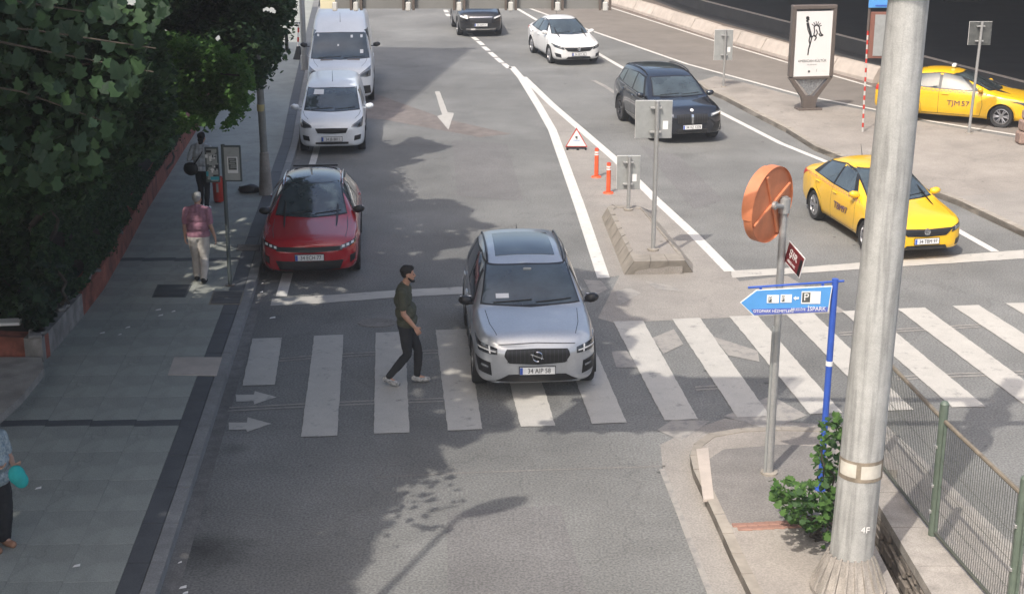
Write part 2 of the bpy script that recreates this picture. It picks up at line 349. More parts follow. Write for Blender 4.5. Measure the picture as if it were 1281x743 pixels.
sheet('road_gore', gp(lineA) + [G(775, 345)] + gp([(748, 398), (768, 404), (1060, 391), (985, 345), (925, 352)]) + gp(lineB)[::-1][:-1], 0.004, M['concrete_road'])
sheet('road_patch', gp([(345, 118), (470, 118), (560, 150), (640, 168), (600, 172), (480, 150), (340, 138)]), 0.004, M['trench'])
M['asphalt_dark'] = mat('asphalt_repair', (.155, .151, .147), .9, var=.10, scale=1.3, bump=.5, bscale=90, big=.14, bigscale=.3, speck=.28, speck_scale=34, det=12)
sheet('road_seam', ribbon_pts(gp([(470, 597), (560, 592), (700, 587), (832, 583)]), 0.03), 0.004, M['patch'])
sheet('gutter_left', [(interp([(10, -3.6), (14.5, -3.87), (18.56, -4.15), (21, -4.33), (25.5, -4.65), (27.8, -4.85), (38.5, -5.65), (45, -6.35), (70, -8.9)], d), d) for d in (10, 14.5, 18.5, 21, 25.5, 28, 38.5, 45, 70)] + [(interp([(10, -3.4), (14.5, -3.67), (18.56, -3.97), (21, -4.15), (25.5, -4.5), (27.8, -4.72), (38.5, -5.5), (45, -6.2), (70, -8.7)], d), d) for d in (70, 45, 38.5, 28, 25.5, 21, 18.5, 14.5, 10)], 0.004, M['gutter'])
sheet('gutter_right', gp([(829, 585), (893, 743), (905, 780), (950, 780), (935, 743), (915, 705), (893, 655), (866, 592), (862, 570), (868, 556), (885, 546), (930, 538), (1060, 540), (1060, 532), (905, 524), (860, 540), (826, 556)]), 0.004, M['concrete_road'])

# markings (4 to 12 mm above the road)
def mark(name, px, z=0.008, m='paint_white'): return sheet(name, ragged(gp(px), .10, .008), z, M[m])
def line(name, px, w, z=0.008, m='paint_white'): return sheet(name, ribbon_pts(gp(px), w), z, M[m])
line('line_marking', lineA, 0.24); line('line_marking', lineB[1:], 0.22, 0.010)
line('line_marking', redge, 0.17); line('line_marking', r2, 0.15, 0.012); line('line_marking', r3[:5], 0.13, 0.012)
line('line_marking', [(742, 101), (756, 108), (770, 117)], 0.16, m='paint_old')
for a, b in (((557, 13), (559, 16)), ((559, 18), (562, 21)), ((587, 42), (591, 46)), ((592, 47), (597, 51)), ((598, 52), (604, 57)), ((605, 59), (611, 64)), ((613, 66), (620, 72)), ((621, 73), (628, 79)), ((630, 80), (637, 86))):
    line('lane_dash', [a, b], 0.2)
line('line_marking', [(352, 371), (360, 342)], 0.20); line('line_marking', [(389, 212), (396, 187), (399, 172)], 0.17)
mark('stop_line', [(338, 383), (340, 374), (420, 369), (500, 363), (582, 359), (582, 368), (500, 372), (400, 380)], m='paint_zebra')
mark('stop_line', [(916, 348), (914, 339), (1000, 335), (1100, 327), (1200, 319), (1281, 313), (1281, 324), (1200, 329), (1050, 339)], m='paint_zebra')
mark('arrow_marking', [(544, 115), (550, 115), (560, 141), (568, 142), (561, 163), (547, 146), (553, 144)], m='paint_zebra')
z6 = lambda l: [(260 + x / 3.097, 390 + y / 3.097) for x, y in l]
mark('arrow_marking', z6([(108, 322), (180, 322), (183, 308), (265, 332), (182, 360), (177, 347), (108, 349)]), m='paint_zebra')
mark('arrow_marking', z6([(80, 430), (150, 430), (153, 410), (246, 434), (152, 466), (148, 456), (80, 458)]), m='paint_zebra')
for l in ([(350, 450), (400, 446), (470, 442), (548, 440)], [(286, 512), (380, 507), (467, 503), (555, 500)], [(1050, 418), (1130, 413), (1235, 407)], [(1120, 473), (1180, 470), (1281, 466)], [(870, 486), (900, 484), (925, 484)]):
    w = gp(l); 
    for k in (-0.07, 0.05):
        sheet('stud_line', ribbon_pts([(x, y + k) for x, y in w], 0.045), 0.008, M['paint_old'])
for px in ([(770, 365), (787, 360), (802, 367), (775, 382)], [(816, 423), (843, 412), (855, 431), (830, 443)], [(891, 421), (948, 439), (950, 453), (911, 445)], [(765, 440), (784, 439), (798, 460), (771, 460)], [(822, 538), (842, 525), (888, 527), (852, 552)], [(905, 521), (965, 495), (1010, 520), (960, 537)], [(806, 352), (836, 357), (858, 366), (820, 362)], [(730, 350), (752, 352), (760, 362), (742, 372)]):
    sheet('faded_and_sunlit_patch', gp(px), 0.008, M['paint_old'])  # old chevrons, plus a sunlit patch by the corner put in as pale colour
for i in range(17):
    tx = -4.28 + 1.003 * i; ty = 23.07 + 0.145 * (tx + 4.28); bx = -3.9 + 0.985 * i + 0.0045 * i * i; by = 18.92 + 0.117 * (bx + 2.91)
    if i == 0: bx, by = -4.07, 20.9
    w = 0.49; pts = [(tx, ty), (tx + w, ty + .05), (bx + w, by + .04), (bx, by)]
    if 7 < i: pass
    j = lambda: random.uniform(-.012, .012)
    o = sheet('zebra_stripe', ragged([(x + j(), y + j()) for x, y in pts]), 0.012, M['paint_zebra'])
line('line_marking', [(828, 587), (850, 642), (870, 695), (889, 743), (905, 785)], 0.075, m='paint_old')
line('line_marking', [(1099, 528), (1150, 575), (1205, 628), (1281, 700), (1400, 815)], 0.11, m='paint_old')
sheet('verge', gp([(1097, 535), (1110, 540), (1150, 577), (1204, 632), (1281, 704), (1420, 840), (1400, 900), (1250, 790), (1180, 720), (1110, 640)]), 0.004, M['concrete_road'])
sheet('road_repair', gp([(566, 176), (634, 180), (655, 252), (572, 246)]), 0.004, M['asphalt_dark'])
sheet('road_repair', gp([(800, 182), (850, 196), (905, 250), (868, 262)]), 0.004, M['asphalt_dark'])
sheet('road_repair', gp([(560, 640), (700, 632), (735, 743), (735, 800), (560, 800)]), 0.004, M['asphalt_dark'])
# round manhole in the road
mh = MB().lathe([(0.0, .012), (.26, .012), (.27, .006)], 28); mh.add([(-.2, y, .0125) for y in ()], [])
o = mh.build('round_manhole', M['patch'], loc=(*G(472, 404), 0)); o.scale = (1.25, .9, 1)
tag(o, 'round iron manhole cover worn smooth in the road beyond the zebra crossing', 'manhole cover')

# ================================================================= left pavement
KT = [(8, -3.45), (14.5, -3.87), (18.56, -4.15), (21, -4.33), (25.5, -4.65), (27.8, -4.85), (38.5, -5.65), (45, -6.35), (70, -8.9), (110, -13)]
K = lambda d: interp(KT, d)
ds = [8, 14.5, 18.56, 21, 25.5, 27.8, 38.5, 45, 70, 110]
slab('pavement_left', [(K(d) - .17, d) for d in ds] + [(-60, 110), (-60, 8)], -0.05, 0.122, M['joint'])
kerb = tag(link('kerb_left', None), kind='structure')
d = 9.0
while d < 70:
    st_ = 1.0 if d < 40 else 2.5
    e = d + st_ - 0.015
    MB().prism([(K(d), d), (K(e), e), (K(e) - .165, e), (K(d) - .165, d)], 2, -.05, .138 + random.uniform(-.002, .003)).build('kerb_stone', M['kerb'], kerb)
    MB().prism([(K(d) - .18, d), (K(e) - .18, e), (K(e) - .43, e), (K(d) - .43, d)], 2, .10, .1355 + random.uniform(-.001, .001)).build('border_stone', M['granite_dark'], kerb)
    d += st_
pav = tag(link('paving_left', None), kind='structure')
tile = MB().box((0, 0, 0), (0.615, 0.889, 0.03), bev=0.002)
tm = [tile.mesh('slab', M['granite']), tile.mesh('slab', M['granite2'])]
bt = MB().box((0, 0, 0), (0.612, 0.22, 0.03)).mesh('band_slab', M['granite_dark'])
REDW = [(-40, 448), (55, 453), (80, 425), (105, 395), (130, 362), (160, 310), (185, 262), (205, 230), (228, 192), (245, 165), (262, 135), (275, 112)]
RW = gp(REDW, .13)
def wallx(d): return interp([(p[1], p[0]) for p in RW[1:]], d)
d = 11.0; k = 0; n = 0
while d < 35:
    band = abs(d - 19.1) < .12 or abs(d - 26.85) < .46 and k in (19, 20)
    if 18.7 < d < 19.3 and n == 0: h = .22; m_ = bt; n = 1
    elif d > 26.6 and n == 1: h = .22; m_ = bt; n = 2
    else: h = .89; m_ = None
    c = d + h / 2; a = atan2(K(d + 1) - K(d), 1)
    for i in range(8):
        x = K(c) - .437 - .618 * (i + .5)
        if c > 21.5 and x < wallx(c) - .1: continue
        if c < 21.5 and x < -8.0: continue
        me = m_ or tm[1 if random.random() < .35 else 0]
        link('band_slab' if m_ else 'slab', me, pav, (x, c, .1205 + random.uniform(-.0012, .0012)), (0, 0, -a))
    d += h; k += 1
sheet('pavement_left_far', [(K(d) - .44, d) for d in (35.1, 38.5, 45, 70, 110)] + [(-60, 110), (-60, 35.1)], 0.134, M['granite'])
# concrete platform at the far left, terracotta wall with planting behind
slab('platform', [G(-60, 455, .13), G(53, 456, .13), G(56, 470, .13), G(28, 505, .13), G(-5, 535, .13), G(-60, 560, .13)], .05, .25, M['concrete'])
wall = thing('garden_wall', 'low terracotta painted garden wall with worn render along the left pavement', 'wall', (RW[1][0], RW[1][1], .12))
T = Vector(RW[1]).to_3d()
def wseg(pa, pb, m_, nm, h=.42, th=.28):
    a = Vector(pa); b = Vector(pb); dd = (b - a).normalized(); nn = Vector((-dd.y, dd.x)) * th
    q = [a, b, b + nn, a + nn]
    mb = MB().prism([(p.x - T.x, p.y - T.y) for p in q], 2, -.05, h); mb.build(nm, m_, wall)
wseg(RW[1], RW[2], M['render'], 'rendered_end', .40); wseg(RW[2], RW[3], M['render'], 'rendered_end', .405)
for i in range(3, len(RW) - 1): wseg(RW[i], RW[i + 1], M['redwall'], 'wall_section', .42 + .003 * i)
wseg(RW[0], (RW[1][0] - .02, RW[1][1] + .004), M['redwall'], 'wall_section', .395)
cap = MB()
for i in range(1, 5):
    a = Vector(RW[i]); b = Vector(RW[i + 1])
    for _ in range(3):
        p = a.lerp(b, random.random()); cap.box((p.x - T.x - .12, p.y - T.y + .05, .435), (random.uniform(.12, .22), random.uniform(.15, .3), .05), random.random(), .015)
o = cap.build('loose_coping', M['render'], wall)
sheet('soil_bed', [(p[0] - .2, p[1] + .1) for p in RW[1:]] + [(-60, 45), (-60, RW[1][1] + .1)], .36, M['soil'])

# covers in the pavement
def grate(px, label, nb=9, frame='granite_dark', bars='black', z=.138):
    P4 = gp(px, z); c = (sum(p[0] for p in P4) / 4, sum(p[1] for p in P4) / 4)
    t = thing('drain_cover', label, 'drain cover', (c[0], c[1], z))
    q = [Vector((p[0] - c[0], p[1] - c[1])) for p in P4]
    MB().prism([tuple(p) for p in q], 2, -.01, .003).build('frame', M[frame], t)
    for i in range(nb):
        u = (i + .5) / nb; a = q[0].lerp(q[3], u) * .9; b = q[1].lerp(q[2], u) * .9
        dd = (q[3] - q[0]).normalized() * ((q[3] - q[0]).length / nb * .28)
        MB().prism([tuple(a - dd), tuple(b - dd), tuple(b + dd), tuple(a + dd)], 2, .003, .010).build('bar', M[bars], t)
    return t
grate([(197, 356), (240, 356), (232, 372), (190, 372)], 'dark cast iron grating in the pavement, left of the pair beside the sign post')
grate([(267, 364), (306, 364), (301, 381), (261, 381)], 'rust brown iron grating in the pavement next to the kerb', 8, 'rail_brown', 'granite_dark')
grate([(297, 306), (327, 306), (325, 314), (295, 314)], 'pale ribbed drain grating at the kerb by the red car', 9, 'gutter', 'concrete')
c_ = MB().prism([tuple(Vector(p) - Vector(G(243, 458, .138))) for p in gp([(218, 447), (278, 447), (271, 470), (210, 469)], .138)], 2, -.01, .006)
o = c_.build('concrete_cover', M['concrete_pale'], loc=(*G(243, 458, .138), .138)); tag(o, 'square beige concrete cover set in the dark pavement slabs', 'manhole cover')

# ================================================================= right corner pavement, pit and stone wall
cor = gp([(950, 785), (940, 757), (915, 705), (893, 655), (878, 622), (867, 598), (863, 580), (867, 566), (885, 553), (925, 546), (975, 544), (1040, 546), (1098, 552)])
slab('pavement_corner', [(2.85, 9)] + cor + [G(1122, 598), (wall_x(17.55) + .02, 17.56), (4.20, 17.56), (4.20, 9)], -.05, .12, M['tan_pave'])
sheet('pavement_patch', gp([(893, 640), (885, 600), (886, 575), (905, 562), (980, 556), (1045, 560), (1048, 640), (985, 655), (915, 655)], .12), .124, M['patch'])
kr = tag(link('kerb_corner', None), kind='structure')
pts = []
cl = [(2.85, 9)] + cor[:-1]
for i in range(len(cl) - 1):
    a = Vector(cl[i]); b = Vector(cl[i + 1]); L = (b - a).length; n = max(1, round(L / .6))
    for j in range(n):
        p = a.lerp(b, (j + .02) / n); q = a.lerp(b, (j + .98) / n); dd = (b - a).normalized(); nn = Vector((dd.y, -dd.x)) * .13
        MB().prism([tuple(p), tuple(q), tuple(q + nn), tuple(p + nn)], 2, -.05, .127 + random.uniform(0, .004)).build('kerb_stone', M['tan_kerb'], kr)
MB().prism([tuple(G(*p, .13)) for p in ((871, 562), (886, 560), (893, 624), (880, 625))], 2, .1, .137).build('kerb_stone', M['concrete_pale'], kr)
ro = tag(link('brick_course', None), kind='structure')
bm_ = MB().box((0, 0, 0), (.17, .085, .04), bev=.006).mesh('brick', M['brick'])
for i in range(9):
    for j in range(2):
        p = Vector(G(918, 657, .125)).lerp(Vector(G(1040, 650, .125)), (i + .5 + .4 * (j % 2)) / 9); link('brick', bm_, ro, (p.x, p.y - .1 * j, .113 + random.uniform(0, .004)), (0, 0, random.uniform(-.05, .05)))
# pit
sheet('pit_floor', [(4.1, 8.9), (5.6, 8.9), (5.6, 17.7), (4.1, 17.7)], -1.5, M['soil'])
slab('pit_wall_left', [(4.08, 9), (4.199, 9), (4.199, 17.55), (4.08, 17.55)], -1.5, -.051, M['concrete'])
slab('pit_wall_end', [(4.2, 17.56), (4.62, 17.56), (4.62, 17.8), (4.2, 17.8)], -1.5, -.051, M['render'])
FXT = [(9, 5.80), (11.4, 5.42), (13.5, 5.09), (15.45, 4.85), (17.4, 4.68), (19, 4.56)]
fx = lambda d: interp(FXT, d)
rt = thing('stone_wall', 'rubble stone retaining wall with pale coping slabs under the wire fence', 'wall', (wall_x(16), 16, 0))
ox, oy = wall_x(16), 16
MB().prism([(wall_x(9) + .06 - ox, 9 - oy), (wall_x(17.54) + .06 - ox, 17.54 - oy), (fx(17.54) + .02 - ox, 17.54 - oy), (fx(15.4) + .02 - ox, 15.4 - oy), (fx(13.5) + .02 - ox, 13.5 - oy), (fx(9) + .02 - ox, 9 - oy)], 2, -1.5, .13).build('wall_core', M['joint'], rt)
z = -1.45
while z < .1:
    h = random.uniform(.11, .18); h = min(h, .128 - z); yy = 12.4 + random.uniform(0, .2)
    if h < .05: break
    while yy < 17.5:
        L = min(random.uniform(.16, .42), 17.53 - yy)
        if L < .06: break
        c = yy + L / 2
        b = MB().box((0, 0, 0), (.14, L - .02, h - .018), bev=.018)
        b.v = [(x + random.uniform(-.01, .01), y, zz) for x, y, zz in b.v]
        b.build('stone', M['stone'], rt, loc=(wall_x(c) + .045 + random.uniform(-.015, .015) - ox, c - oy, z + h / 2), rot=(0, 0, -atan2(B1[0] - A1[0], A1[1] - B1[1]) * -1))
        yy += L
    z += h
yy = 9.0
while yy < 17.5:
    L = min(.95, 17.58 - yy); a, b = yy, yy + L - .012
    MB().prism([(wall_x(a) - .03 - ox, a - oy), (wall_x(b) - .03 - ox, b - oy), (fx(b) + .06 - ox, b - oy), (fx(a) + .06 - ox, a - oy)], 2, .135, .255).build('coping_stone', M['concrete'], rt)
    yy += L
# wire fence on the coping
ft = thing('wire_fence', 'green wire fence with brown top rail on the low stone wall', 'fence', (fx(16), 16, .255))
fo = Vector((fx(16), 16, .255)); P_ = lambda d, z: Vector((fx(d), d, z)) - fo
posts = [17.75, 15.45, 13.45, 11.4, 9.3]
for dpost in posts:
    b_ = .255
    mb = MB().tube(P_(dpost, b_ - (.13 if dpost > 17.6 else 0)), P_(dpost, b_ + 1.62), .05, .05, 16); mb.lathe([(0.0, b_ + 1.66 - .255), (.03, b_ + 1.65 - .255), (.052, b_ + 1.62 - .255)], 16, c=(P_(dpost, 0).x, P_(dpost, 0).y, 0))
    mb.build('post', M['green_post'], ft, smooth=True)
    for zz in (.3, .62, 1.1): MB().box(P_(dpost, b_ + zz) + Vector((-.05, 0, 0)), (.03, .05, .04), 0, .005).build('clamp', M['steel'], ft)
wire_me = None; nw = 0
for a, b in zip(posts, posts[1:]):
    lo, hi = b + .07, a - .07; z0 = .255 + .06; z1 = .255 + 1.43
    for nm, zz, th in (('top_rail', z1, .045), ('bottom_rail', z0, .035)):
        MB().path([P_(lo, zz), P_(hi, zz)], [th / 2 * 1.1, th / 2 * 1.1], 8).build(nm, M['rail_brown'] if nm == 'top_rail' else M['wire'], ft)
    MB().box((P_(lo, 0) + Vector((0, 0, (z0 + z1) / 2))), (.03, .03, z1 - z0)).build('panel_edge', M['green_post'], ft)
    MB().box((P_(hi, 0) + Vector((0, 0, (z0 + z1) / 2))), (.03, .03, z1 - z0)).build('panel_edge', M['green_post'], ft)
    n = int((hi - lo) / .052)
    if wire_me is None: wire_me = MB().tube((0, 0, 0), (0, 0, z1 - z0), .0035, .0035, 5, False).mesh('wire', M['wire'])
    for i in range(1, n):
        dd = lo + (hi - lo) * i / n
        link('wire', wire_me, ft, P_(dd, z0))
    for zz in (.35, .65, .95): MB().tube(P_(lo, .255 + zz), P_(hi, .255 + zz), .003, .003, 5, False).build('cross_wire', M['wire'], ft)

# ================================================================= median block island
base = gp([(752, 272), (780, 344), (868, 341), (868, 330), (812, 262), (803, 256), (760, 258)])
top = gp([(760, 260), (793, 327), (857, 326), (853, 318), (800, 258), (797, 256), (765, 256)], .28)
mi = tag(link('median_island', None), kind='structure')
cxm = sum(p[0] for p in base) / 7; cym = sum(p[1] for p in base) / 7
MB().prism([(cxm + (x - cxm) * .93, cym + (y - cym) * .985) for x, y in top], 2, -.02, .262).build('island_top', M['tan_pave'], mi)
def block(a, b, c, dd_, ci, m_='tan_kerb'):
    ci = Vector((*ci, 0)); v = [Vector((*a, -.02)), Vector((*b, -.02)), Vector((*dd_, .28)), Vector((*c, .28))]
    inn = [Vector((p.x, p.y, 0)).lerp(ci, .16) for p in (v[2], v[3])]
    v += [Vector((inn[0].x, inn[0].y, .277)), Vector((inn[1].x, inn[1].y, .277)), Vector((inn[0].x, inn[0].y, -.02)), Vector((inn[1].x, inn[1].y, -.02))]
    MB().add(v, [(0, 1, 2, 3), (3, 2, 4, 5), (5, 4, 6, 7), (0, 3, 5, 7), (1, 6, 4, 2), (0, 7, 6, 1)]).build('kerb_block', M[m_], mi)
def blocks(i, j, n):
    for k in range(n):
        u, v = (k + .015) / n, (k + .985) / n
        A_ = Vector(base[i]).lerp(Vector(base[j]), u); B_ = Vector(base[i]).lerp(Vector(base[j]), v); Cc = Vector(top[i]).lerp(Vector(top[j]), u); D_ = Vector(top[i]).lerp(Vector(top[j]), v)
        block(tuple(A_), tuple(B_), tuple(Cc), tuple(D_), (cxm, (A_.y + cym) / 2 if i in (0, 3) else cym))
blocks(0, 1, 7); blocks(1, 2, 3); blocks(2, 3, 1); blocks(3, 4, 7); blocks(4, 6, 1); blocks(6, 0, 1)

# ================================================================= right traffic island pavement
isl = gp([(872, 107), (882, 116), (904, 125), (942, 145), (983, 166), (1019, 189), (1100, 221), (1197, 257), (1281, 297), (1420, 365)])
isl_b = gp([(1420, 205), (1281, 180), (1168, 161), (1096, 146), (1000, 127), (930, 108), (895, 100)])
slab('pavement_island', isl + isl_b, -.05, .12, M['tan_pave'])
sheet('pavement_island_patch', gp([(1190, 247), (1281, 238), (1420, 232), (1420, 350), (1290, 292)], .12), .124, M['concrete_road'])
ki = tag(link('kerb_island', None), kind='structure')
for i in range(len(isl) - 1):
    a = Vector(isl[i]); b = Vector(isl[i + 1]); n = max(1, round((b - a).length / 1.0))
    for j in range(n):
        p = a.lerp(b, (j + .01) / n); q = a.lerp(b, (j + .99) / n); dd = (b - a).normalized(); nn = Vector((-dd.y, dd.x)) * .16
        MB().prism([tuple(p), tuple(q), tuple(q + nn), tuple(p + nn)], 2, -.05, .132 + random.uniform(0, .01)).build('kerb_stone', M['tan_kerb'], ki)

# ================================================================= concrete barrier, strip and viaduct
bl = gp([(772, 9), (792, 15), (891, 48), (985, 76), (1040, 91), (1092, 105)])
dirb = (Vector(bl[0]) - Vector(bl[1])).normalized(); bl = [tuple(Vector(bl[0]) + dirb * 30)] + bl
bt_ = thing('concrete_barrier', 'pale sloping concrete barrier wall along the far side road', 'barrier', (*bl[2], 0)); bo = Vector((*bl[2], 0))
for i in range(len(bl) - 1):
    a = Vector(bl[i]); b = Vector(bl[i + 1]); n = max(1, round((b - a).length / 2.2)); dd = (b - a).normalized(); nn = Vector((-dd.y, dd.x))
    if nn.y < 0: nn = -nn
    for j in range(n):
        p = a.lerp(b, (j + .01) / n); q = a.lerp(b, (j + .99) / n); vs = []
        for base_ in (p, q):
            for (o_, z_) in ((0, -.05), (0, .12), (.22, .50), (.42, .50), (.5, -.05)): w_ = base_ + nn * o_; vs.append((w_.x - bo.x, w_.y - bo.y, z_ + (random.uniform(-.02, .02) if z_ > .2 else 0)))
        MB().add(vs, [(i_, (i_ + 1) % 5, 5 + (i_ + 1) % 5, 5 + i_) for i_ in range(5)] + [(0, 1, 2, 3, 4), (9, 8, 7, 6, 5)]).build('barrier_block', M['concrete_pale'], bt_)
e1 = gp([(825, 4), (859, 17), (985, 52), (1086, 80), (1200, 112), (1300, 140), (1420, 172)])
de = (Vector(e1[0]) - Vector(e1[1])).normalized(); e1 = [tuple(Vector(e1[0]) + de * 60)] + e1
sheet('brown_strip', [(x, y) for x, y in far3[:-2]] + e1[::-1][1:], 0.008, M['brown_strip'])
sheet('road_under_viaduct', e1 + [(90, 60), (90, 160)], 0.012, M['shade_asph'])
pw = thing('parapet', 'long parapet wall under the viaduct, its shade and lit top edge put into the colour', 'wall', (*e1[3], 0)); po = Vector((*e1[3], 0))
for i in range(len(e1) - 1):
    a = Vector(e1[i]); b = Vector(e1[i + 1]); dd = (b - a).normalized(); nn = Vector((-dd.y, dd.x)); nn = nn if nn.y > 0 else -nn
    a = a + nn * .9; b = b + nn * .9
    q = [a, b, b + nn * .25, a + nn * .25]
    MB().prism([(p.x - po.x, p.y - po.y) for p in q], 2, 0, .5).build('wall_section', M['shade_conc'], pw)
    q = [a - nn * .03, b - nn * .03, b + nn * .06, a + nn * .06]
    MB().prism([(p.x - po.x, p.y - po.y) for p in q], 2, .502, .55).build('lit_top_edge', M['concrete_pale'], pw)  # pale cap stands for light caught along the top of the wall
# viaduct deck out of the picture overhead: it throws the deep shade on the right
vt = thing('viaduct', 'wide concrete road viaduct overhead on the right, its shade filling the corner', 'viaduct', (30, 60, 0))
hh = 6.5; ed = [(x - SHX * hh + .2, y - SHY * hh + .3) for x, y in e1]
ed = ed[:-1] + [(ed[-2][0] + 30, ed[-2][1] - 27)]
MB().prism([(x - 30, y - 60) for x, y in ed + [(160, ed[-1][1]), (160, 170), (20, 170)]], 2, hh, hh + 1.6).build('deck', M['shade_conc'], vt)
for i, (x, y) in enumerate([(24, 62), (30, 52), (36, 43), (22, 74), (19, 90), (40, 75), (50, 60)]):
    MB().prism([(x - 30 + a, y - 60 + b) for a, b in ((-.9, -.7), (.9, -.7), (.9, .7), (-.9, .7))], 2, 0, hh - .01).build('pier', M['shade_conc'], vt)
MB().prism([(x - 30, y - 60) for x, y in ((26, 130), (100, 60), (101, 61), (27, 131))], 2, 0, hh - .01).build('shade_back_wall', M['shade_conc'], vt)  # unseen wall added to keep the shade under the deck near black
# stump of masonry at the right edge
mb = thing('masonry_stump', 'pinkish broken masonry stump at the right edge by the second taxi', 'masonry', (*G(1281, 180, .12), .12))
for i, (w_, h_) in enumerate(((.55, .34), (.50, .30), (.42, .26), (.34, .22), (.2, .16))):
    MB().box((.08 + .03 * i, 0, sum((.34, .30, .26, .22, .16)[:i]) + h_ / 2), (w_, .4, h_ - .012), .1 * i, .04).build('stone', M['brown_brick'], mb)
# building beyond the trees: its shade lies across the far carriageway
bt2 = thing('apartment_building', 'tall pale apartment building standing behind the trees on the left', 'building', (-20, 40, .1))
ex, ey, ez = -1.6, 57.0, 26.0
c0 = Vector((ex - SHX * ez, ey - SHY * ez)); c1 = Vector((-3.6 - SHX * ez, 42.5 - SHY * ez))
dd = (c0 - c1).normalized(); c1 = c0 - dd * 15.5; nn = Vector((-dd.y, dd.x)) * 12
q = [c0, c1, c1 + nn, c0 + nn]
MB().prism([(p.x + 20, p.y - 40) for p in q], 2, 0, ez).build('wall', M['render'], bt2)
for fl in range(8):
    for k_ in range(5):
        p = c0.lerp(c1, (k_ + .5) / 5); n2 = -nn.normalized()
        w_ = MB().box((0, 0, 0), (.06, 1.5, 1.5)).build('window', M['glass'], bt2, loc=(p.x + 20 + n2.x * .02, p.y - 40 + n2.y * .02, 2.2 + fl * 3.1), rot=(0, 0, -atan2(dd.x, dd.y)))
        MB().box((0, 0, 0), (.08, .06, 1.5)).build('frame', M['white'], w_)

# ================================================================= street furniture
def Zat(py, Y): return CAM_H - Y * tan(PITCH + math.atan((py - 371.5) / FPX))
def Xat(px, Y, Z): return (px - 640.5) / FPX * (Y * cos(PITCH) + (CAM_H - Z) * sin(PITCH))
RX90 = Matrix.Rotation(radians(90), 4, 'X')
def put_text(s, size, parent, loc, m, sx=1.0, rz=0.0, name='lettering', ext=0.0015):
    """upright text facing -Y (towards the camera) in the parent's frame"""
    return link(name, text_mesh(s, size, name, ext, sx, m), parent, loc, (radians(90), 0, rz))
# --- overhead sign gantry on the big pole
gb = (3.66, 14.42)
gt = thing('overhead_sign_gantry', 'thick grey steel pole in the right foreground carrying an overhead sign on long arms', 'sign gantry', (*gb, .12))
mb = MB(); lean = .155
prof = [(.232, 0), (.232, .3), (.226, 1.5), (.194, 6.4), (.165, 10.2)]
for (r0, z0), (r1, z1) in zip(prof, prof[1:]): mb.tube((lean * z0 / 6.4, 0, z0), (lean * z1 / 6.4, 0, z1), r0, r1, 40, False)
mb.build('pole', M['pole_steel'], gt, smooth=True)
MB().tube((0, 0, -.02), (0, 0, .05), .41, .41, 32).build('base_plate', M['concrete'], gt)
for i in range(20):
    a = 2 * pi * i / 20
    b = MB().prism([(.23, .05), (.41, .05), (.40, .10), (.245, .46), (.23, .46)], 1, -.012, .012); b.build('gusset', M['concrete'], gt, rot=(0, 0, a))
MB().lathe([(.39, .05), (.355, .12), (.26, .40), (.24, .44)], 40).build('base_cone', M['concrete'], gt, smooth=True)
band = MB()
def arc(mb, r, z0, z1, a0, a1, n=10, cx=0.0):
    vs = [(cx + r * sin(lerp(a0, a1, i / n)), -r * cos(lerp(a0, a1, i / n)), z) for i in range(n + 1) for z in (z0, z1)]
    return mb.add(vs, [(2 * i, 2 * i + 2, 2 * i + 3, 2 * i + 1) for i in range(n)])
arc(band, .2325, 1.40, 1.55, -.2, .9, cx=.036).build('paper_label', M['cream'], gt)
arc(MB(), .2325, 1.41, 1.56, -1.35, -.42, cx=.036).build('paper_label', M['cream'], gt)
arc(MB(), .2315, 1.36, 1.59, -1.5, 1.5, 20, cx=.036).build('rust_band', mat('rust_stain', (.24, .20, .15), .8, var=.4, scale=9), gt)
for z in (.66,): 
    o = put_text('4F', .10, gt, (.08, -.238, .82), M['white'], name='painted_mark')
for k, z in enumerate((6.46, 7.85)):
    y = 15.2 - gb[1]
    MB().tube((-5.65, y, z), (6.5, y, z), .075, .075, 14).build('arm', M['pole_steel'], gt, smooth=True)
    MB().tube((lean * z / 6.4, -.1, z), (lean * z / 6.4, y, z), .16, .1, 14).build('arm_bracket', M['pole_steel'], gt, smooth=True)
    MB().tube((lean * z / 6.4, 0, z - .0), (lean * z / 6.4, 0, z + .45), .30, .30, 24).build('collar', M['pole_steel'], gt, smooth=True)
yb = 15.2 - gb[1] - .16; z0 = Zat(9.5, 15.2) - .12; H_ = 3.3
xs = [Xat(p, 15.1, z0) - gb[0] for p in (401, 421, 447, 512, 575, 639, 697, 756)]
m_pan = mat('sign_panel_grey', (.19, .188, .178), .6, metal=.1, var=.10, scale=2.5, big=.1); m_yel = mat('sign_panel_cream', (.62, .56, .38), .6, var=.08, scale=2.5)
for i, (a, b) in enumerate(zip(xs, xs[1:])):
    MB().box(((a + b) / 2, yb + .05, z0 + H_ / 2), (b - a - .012, .035, H_)).build('sign_panel', m_yel if i == 0 else m_pan, gt)
    for x_ in (b - .05, b + .05) if i > 0 else ():
        MB().box((x_, yb, z0 + H_ / 2 - .01), (.025, .06, H_), 0).build('rib', M['frame_brown'], gt)
    MB().box((b - .0, yb - .045, z0 + .03), (.05, .04, .09), 0, .008).build('bracket', M['sign_face'], gt)

